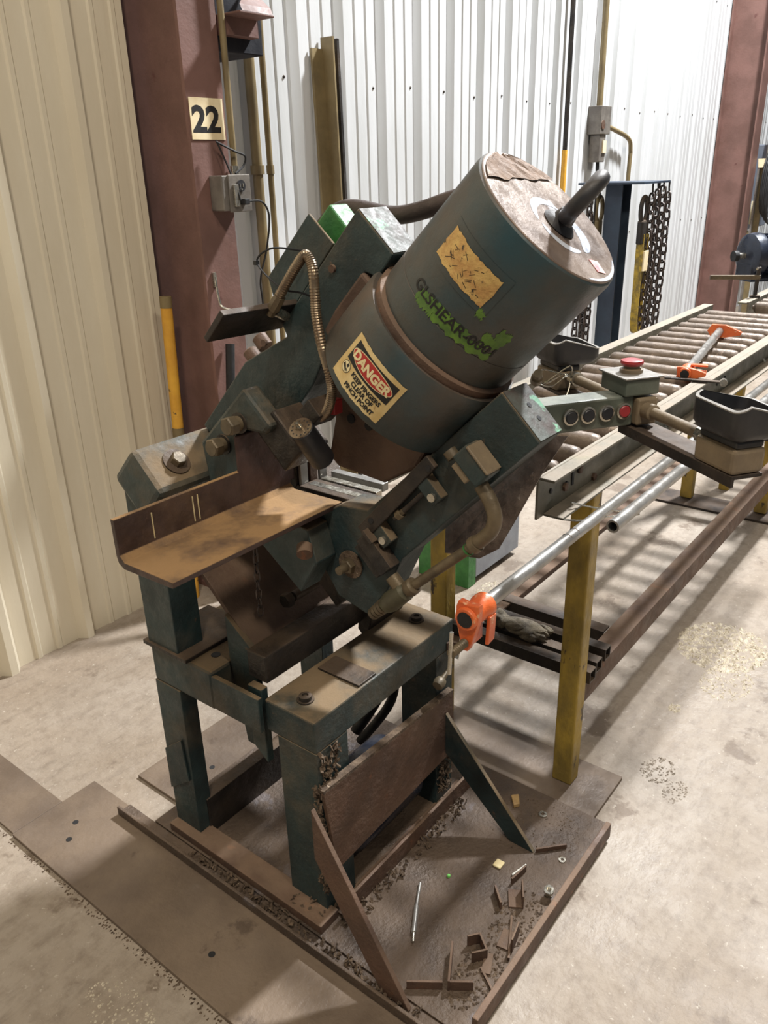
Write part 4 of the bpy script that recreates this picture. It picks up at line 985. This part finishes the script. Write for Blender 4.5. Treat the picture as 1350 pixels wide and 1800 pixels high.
# stand of uprights right of column
up_ = thing('upright_angle', 'long steel angle leaning upright in front of the distant column', 'steel bar', (8.95, 2.3, 0))
MB().prism([(8.93, 2.30, 0), (9.0, 2.30, 0), (9.0, 2.315, 0), (8.93, 2.315, 0)], (.0, .01, 1.60)).build('outer_leg', PIPE, up_)
MB().prism([(8.985, 2.25, 0), (9.0, 2.25, 0), (9.0, 2.315, 0), (8.985, 2.315, 0)], (.0, .01, 1.60)).build('inner_leg', OLIVE, up_)
MB().prism([(8.925, 2.245, 1.54), (9.01, 2.245, 1.54), (9.01, 2.32, 1.54), (8.925, 2.32, 1.54)], (.0, .01, .08)).build('white_cap', SIGNM, up_)
# cable coil on wall, panel, gauge
def coil(c, label, n, rx, rz, col, m, yaw=.0):
    t = thing('cable_coil', label, 'cable', c)
    rnd = random.Random(hash(label) % 100 if False else n)
    for k in range(n):
        pts = []
        for i in range(16):
            a = 2 * PI * i / 16; s_ = 1 + .06 * rnd.random()
            pts.append((c[0] + rx * s_ * math.cos(a) + k * .012 - .03, c[1] - .012 * k, c[2] + rz * s_ * math.sin(a) - .02 * k))
        MB().tube(pts, .009, 8, 2, closed=True).build('loop', m, t, smooth=True)
    return t
coil((9.0, 2.24, 1.40), 'coil of grey and black cable hanging on wall near distant column', 6, .15, .27, None, BLKRUB)
coil((9.45, 2.35, 1.62), 'tall loop of grey hose hanging right of the cable coil', 3, .12, .36, None, GALV)
pn = thing('wall_panel_box', 'grey equipment cabinet on the wall behind the cable coil', 'cabinet', (9.5, 2.55, .9))
MB().box(9.15, 9.9, 2.42, 2.68, .95, 1.75).build('cabinet_body', mat('blue_grey_cabinet', (130, 138, 152), (116, 124, 138), 5, .5, 0, bump=.05), pn, bevel=.01)
MB().box(9.25, 9.36, 2.405, 2.42, 1.0, 1.22).build('white_label', SIGNM, pn)
MB().box(9.7, 9.74, 2.38, 2.40, 1.2, 1.9).build('red_bar', REDB, pn)
pp = MB(); pp.prism([(9.1, 2.5, .55), (9.5, 2.5, .62), (9.62, 2.5, .9), (9.3, 2.5, .86)], (.0, .02, .01)); pp = pp.build('paper_sheets', SIGNM); tag(pp, 'white paper sheets pinned low on wall behind the motor', 'paper')

# ================================================================== CHAIN RACK
rk = thing('chain_rack', 'dark blue steel post rack with flat top plate and hooks', 'rack', (5.2, 2.15, 0))
b = MB(); b.box(5.08, 5.09, 2.09, 2.2, 0.015, 1.49); b.box(5.21, 5.22, 2.09, 2.2, 0.015, 1.49); b.box(5.09, 5.21, 2.14, 2.15, 0.015, 1.49); b.build('post', BLUEPOST, rk, bevel=.001)
b = MB(); b.box(4.98, 5.42, 1.92, 2.34, 1.49, 1.502); b.build('top_plate', BLUEPOST, rk, bevel=.001)
b = MB(); b.box(5.0, 5.4, 1.95, 2.35, 0, .015); b.build('foot_plate', BLUEPOST, rk)
CH = [(5.42, 1.925, .50, 1.40, 'rightmost chain hanging on the chain rack'), (5.33, 1.93, .46, 1.44, 'long chain second from the right on chain rack'),
      (5.25, 1.935, .48, 1.42, 'long chain third from the right on chain rack'), (5.18, 1.94, .50, 1.40, 'chain fourth from the right, beside yellow sling'),
      (5.36, 1.965, .52, 1.36, 'chain hanging just behind the two rightmost chains'),
      (5.10, 2.30, .42, 1.30, 'chain hanging just left of the dark blue post'), (5.02, 2.32, .42, 1.20, 'middle chain of those left of blue post'),
      (4.99, 2.26, .42, 1.40, 'leftmost chain of rack, partly behind the cylinder'), (5.05, 2.25, .45, 1.12, 'chain between post and leftmost chain, below brown hook')]
for hx, hy, z0, z1, lb in CH:
    MB().tube([(hx, hy, 1.495), (hx, hy, z1 + .06), (hx + .012, hy, z1 + .02), (hx, hy, z1 + .0)], .006, 8).build('hook', DARKST, rk, smooth=True)
lm = chain_link_mesh(.020, .014, .0068, 8)
for x, y, z0, z1, lb in CH:
    c = thing('hanging_chain', lb, 'chain', (x, y, z0), 'chains on the rack')
    hang_chain(c, [(x, y, z1), (x + .012, y, (z0 + z1) * .5 + .1), (x - .006, y, z0)], lm, .052, Vector((x, y, z0)))
for k, (x, y, z) in enumerate(((5.14, 2.26, 1.34), (5.12, 1.96, 1.34))):
    s_ = thing('lifting_hook', ['brown lifting hook with wide eye left of the blue post', 'dark shackle hook hung right of the blue post'][k], 'hook', (x, y, z - .12), 'lifting hooks')
    pts = [(x + .05 * math.cos(a), y, z + .075 * math.sin(a)) for a in [2 * PI * i / 12 for i in range(12)]]
    MB().tube(pts, .014, 10, 3, closed=True).build('eye', OLIVE if k == 0 else DARKST, s_, smooth=True)
    MB().box(x - .045, x + .03, y - .02, y + .02, z - .20, z - .06).build('shank', OLIVE if k == 0 else DARKST, s_, bevel=.01)
sl_ = thing('webbing_sling', 'dirty yellow webbing sling hanging in a loop on the rack', 'sling', (5.30, 1.96, .56))
b = MB(); 
prof = [(0, 1.20), (.01, .9), (.015, .66), (.03, .60), (.06, .58), (.085, .62), (.09, .9), (.085, 1.20)]
inn = [(.080, 1.20), (.083, .9), (.078, .63), (.06, .592), (.035, .612), (.021, .67), (.016, .9), (.006, 1.20)]
b.prism([(5.10 + px, 1.935, pz) for px, pz in prof + inn], (.02, .055, 0)); b.build('strap', TAPEM, sl_)
MB().box(5.11, 5.18, 1.925, 1.935, .98, 1.10).build('sewn_label', SIGNM, sl_)
tg = MB().box(6.3, 6.42, 2.655, 2.70, .98, 1.25); tg = tg.build('wall_box', GALV); 
tag(tg, 'small grey box mounted on white wall right of the chains', 'box')

# ================================================================== SCRAPS ON BASE
def washer(x, y, z, r, label, nut=False):
    t = MB()
    t.lathe((x, y, z), VZ, [(0, r * .45), (0, r), (r * .25, r), (r * .25, r * .45), (0, r * .45)], 24, cap=False)
    o = t.build('steel_washer', CHROME, smooth=False); return tag(o, label, 'washer', 'washers on the base plate')
washer(1.526, .702, .0243, .011, 'bright washer near the far corner of the machine base')
washer(1.418, .593, .0243, .009, 'small bright washer midway along the base kerb')
nt = thing('pipe_nipple', 'shiny yellow zinc fitting leaning beside the base kerb', 'fitting', (1.305, .572, .024))
MB().lathe((1.305, .572, .024), Vector((-.25, -.1, 1)), [(0, .009), (.006, .009), (.006, .0075), (.016, .0075), (.016, .0115), (.026, .0115), (.026, .006), (.018, .006)], 24).build('fitting_body', CHROME, nt, smooth=True)
bt = thing('punch_tool', 'thin steel scriber lying on the dark base plate', 'tool', (1.06, .78, .024))
MB().cyl((1.09, .80, .030), (1.15, .832, .029), .0035, seg=10).build('shaft', PIPE, bt, smooth=True)
MB().cyl((1.03, .765, .030), (1.09, .80, .030), .0055, seg=10).build('handle', PIPE, bt, smooth=True)
MB().cyl((1.01, .752, .030), (1.03, .765, .030), .003, seg=8).build('tip', CHROME, bt, smooth=True)
cur = MB().box(1.30, 1.325, .700, .722, .0245, .030); cur = cur.build('white_chip', CREAM, bevel=.003); tag(cur, 'white plastic chip lying left of the far washers on base', 'chip')
pg = MB().lathe((1.21, .79, .0245), VZ, [(0, .0045), (.004, .0045), (.006, .003)], 10).build('green_cap', mat('lime_plastic', (130, 210, 110), (120, 200, 100), 20, .4, 0, bump=0)); tag(pg, 'tiny bright green plastic cap in the middle of base plate', 'cap')
wc = MB().prism([(1.50, .775, .0245), (1.53, .80, .0245), (1.545, .785, .0245), (1.515, .765, .0245)], (.0, .0, .012)).build('wood_chip', mat('pale_wood', (176, 146, 98), (150, 120, 80), 30, .8, 0, bump=.3), bevel=.002); tag(wc, 'pale wood chip at the foot of the far brace', 'wood chip')
def offcut(p, yaw, tilt, L, W_, kind, label, m=RUST):
    x, y = p; z = .0245
    t = MB(); T = Matrix.Translation((x, y, z)) @ Matrix.Rotation(yaw, 4, 'Z') @ Matrix.Rotation(tilt, 4, 'Y')
    def q(pts, d):
        t.prism([T @ Vector(v) for v in pts], (T.to_3x3() @ Vector(d)))
    if kind == 'angle':
        q([(0, 0, 0), (L, 0, 0), (L, W_, 0), (0, W_, 0)], (0, 0, .004)); q([(0, 0, .004), (L, 0, .004), (L, .004, .004), (0, .004, .004)], (0, 0, W_))
    elif kind == 'flat':
        q([(0, 0, 0), (L, 0, 0), (L, W_, 0), (0, W_, 0)], (0, 0, .005))
    elif kind == 'edge':
        q([(0, 0, 0), (L, 0, 0), (L, .005, 0), (0, .005, 0)], (0, 0, W_))
    elif kind == 'u':
        q([(0, 0, 0), (L, 0, 0), (L, .004, 0), (0, .004, 0)], (0, 0, W_)); q([(0, .004, 0), (.004, .004, 0), (.004, L * .8, 0), (0, L * .8, 0)], (0, 0, W_)); q([(L - .004, .004, 0), (L, .004, 0), (L, L * .7, 0), (L - .004, L * .7, 0)], (0, 0, W_))
    o = t.build('steel_offcut', m, bevel=.0006)
    zmin = min((o.matrix_world @ v.co).z for v in o.data.vertices) if False else None
    return tag(o, label, 'offcut', 'offcuts on the base plate')
offcut((.915, .70, 0)[:2], -.95, 0, .075, .022, 'edge', 'narrow offcut standing on edge at foot of near brace')
offcut((.965, .625), .5, 0, .095, .030, 'edge', 'dark angle offcut with upright flange, nearest the near brace foot')
offcut((.965, .627), -.95, 0, .05, .026, 'edge', 'slim flange piece touching the dark angle offcut')
offcut((1.075, .60), .9, 0, .045, .030, 'u', 'small U shaped channel offcut in the near pile')
offcut((1.12, .565), .2, 0, .05, .036, 'angle', 'square angle offcut lying by the kerb, near pile')
offcut((1.10, .56), .45, 0, .11, .009, 'edge', 'thin strip offcut leaning along the kerb')
offcut((1.235, .60), .55, 0, .05, .034, 'angle', 'flat square offcut beside the yellow zinc fitting')
offcut((1.205, .64), .8, 0, .05, .022, 'edge', 'dark upright flange offcut left of the square offcut')
offcut((1.28, .655), -.15, 0, .055, .018, 'edge', 'dark upright strip beside the white chip')
offcut((1.30, .665), -.25, 0, .05, .006, 'edge', 'bright thin sliver beside the white chip', CHROME)
offcut((1.40, .655), -.75, 0, .08, .012, 'edge', 'straight dark strip at the foot of the far brace')
offcut((1.02, .553), 1.0, 0, .055, .006, 'edge', 'short sliver of steel near kerb in lower pile')
offcut((1.045, .575), .4, 0, .05, .02, 'flat', 'small flat offcut half buried in dirt by kerb')
# dirt piles
def dirt(cx, cy, rx, ry, n, seed, z0, label, m=PEB, smin=.002, smax=.006, nm='dirt_pile'):
    rn = random.Random(seed); b = MB()
    for i in range(n):
        a = rn.uniform(0, 2 * PI); r = math.sqrt(rn.random()) if rn.random() < .7 else rn.random() ** .3
        x = cx + rx * r * math.cos(a); y = cy + ry * r * math.sin(a); s = rn.uniform(smin, smax)
        vs = []
        for k in range(5):
            t = 2 * PI * k / 5 + rn.random(); vs.append((x + s * math.cos(t), y + s * math.sin(t) * rn.uniform(.6, 1), z0))
        top = (x + rn.uniform(-.3, .3) * s, y + rn.uniform(-.3, .3) * s, z0 + s * rn.uniform(.4, .9))
        b.faces(vs + [top], [(4, 3, 2, 1, 0)] + [(k, (k + 1) % 5, 5) for k in range(5)])
    o = b.build(nm, m); return tag(o, label, 'debris', None, 'stuff')
dirt(1.03, .60, .09, .045, 260, 1, .0242, 'brown dirt and filings heaped among the offcuts', CRUD)
dirt(1.20, .60, .09, .05, 200, 2, .0242, 'loose filings around the square offcut on base plate', CRUD)
dirt(1.47, .70, .10, .12, 260, 3, .0242, 'fine grit scattered near the far corner of base', CRUD, .001, .003)
dirt(2.66, .58, .17, .15, 900, 4, .0, 'patch of crumbled pale concrete chips at the right edge', PEB, .003, .010, 'rubble_patch')
dirt(2.45, .50, .12, .08, 300, 5, .0, 'thinner scatter of concrete chips in front of the rubble patch', PEB, .002, .006, 'rubble_patch')
dirt(1.90, .53, .06, .045, 160, 6, .0, 'small chipped patch right of the near yellow leg', CONC, .002, .006, 'rubble_patch')
dirt(1.84, .46, .05, .03, 100, 7, .0, 'second small chipped patch toward the camera', CONC, .002, .005, 'rubble_patch')
dirt(2.21, .59, .022, .018, 40, 8, .0, 'tiny chipped hole with a pebble between leg and rubble', PEB, .003, .007, 'rubble_patch')
dirt(.53, 1.16, .05, .10, 160, 9, .0, 'pale grit along the floor at the bottom left', PEB, .001, .004, 'rubble_patch')
dirt(.64, 1.2, .01, .7, 420, 10, .0, 'brown dirt along the left edge of long floor plate', CRUD, .001, .004)
dirt(2.55, 1.42, .12, .10, 160, 11, .0, 'pale debris and twigs beside the green steel block', PEB, .003, .010)
cb = MB().lathe((.765, .62, .012), VZ, [(0, .014), (.004, .014), (.006, .011)], 6).build('hex_bolt_head', PIPE); tag(cb, 'hex bolt head on the long floor plate at bottom edge', 'bolt')
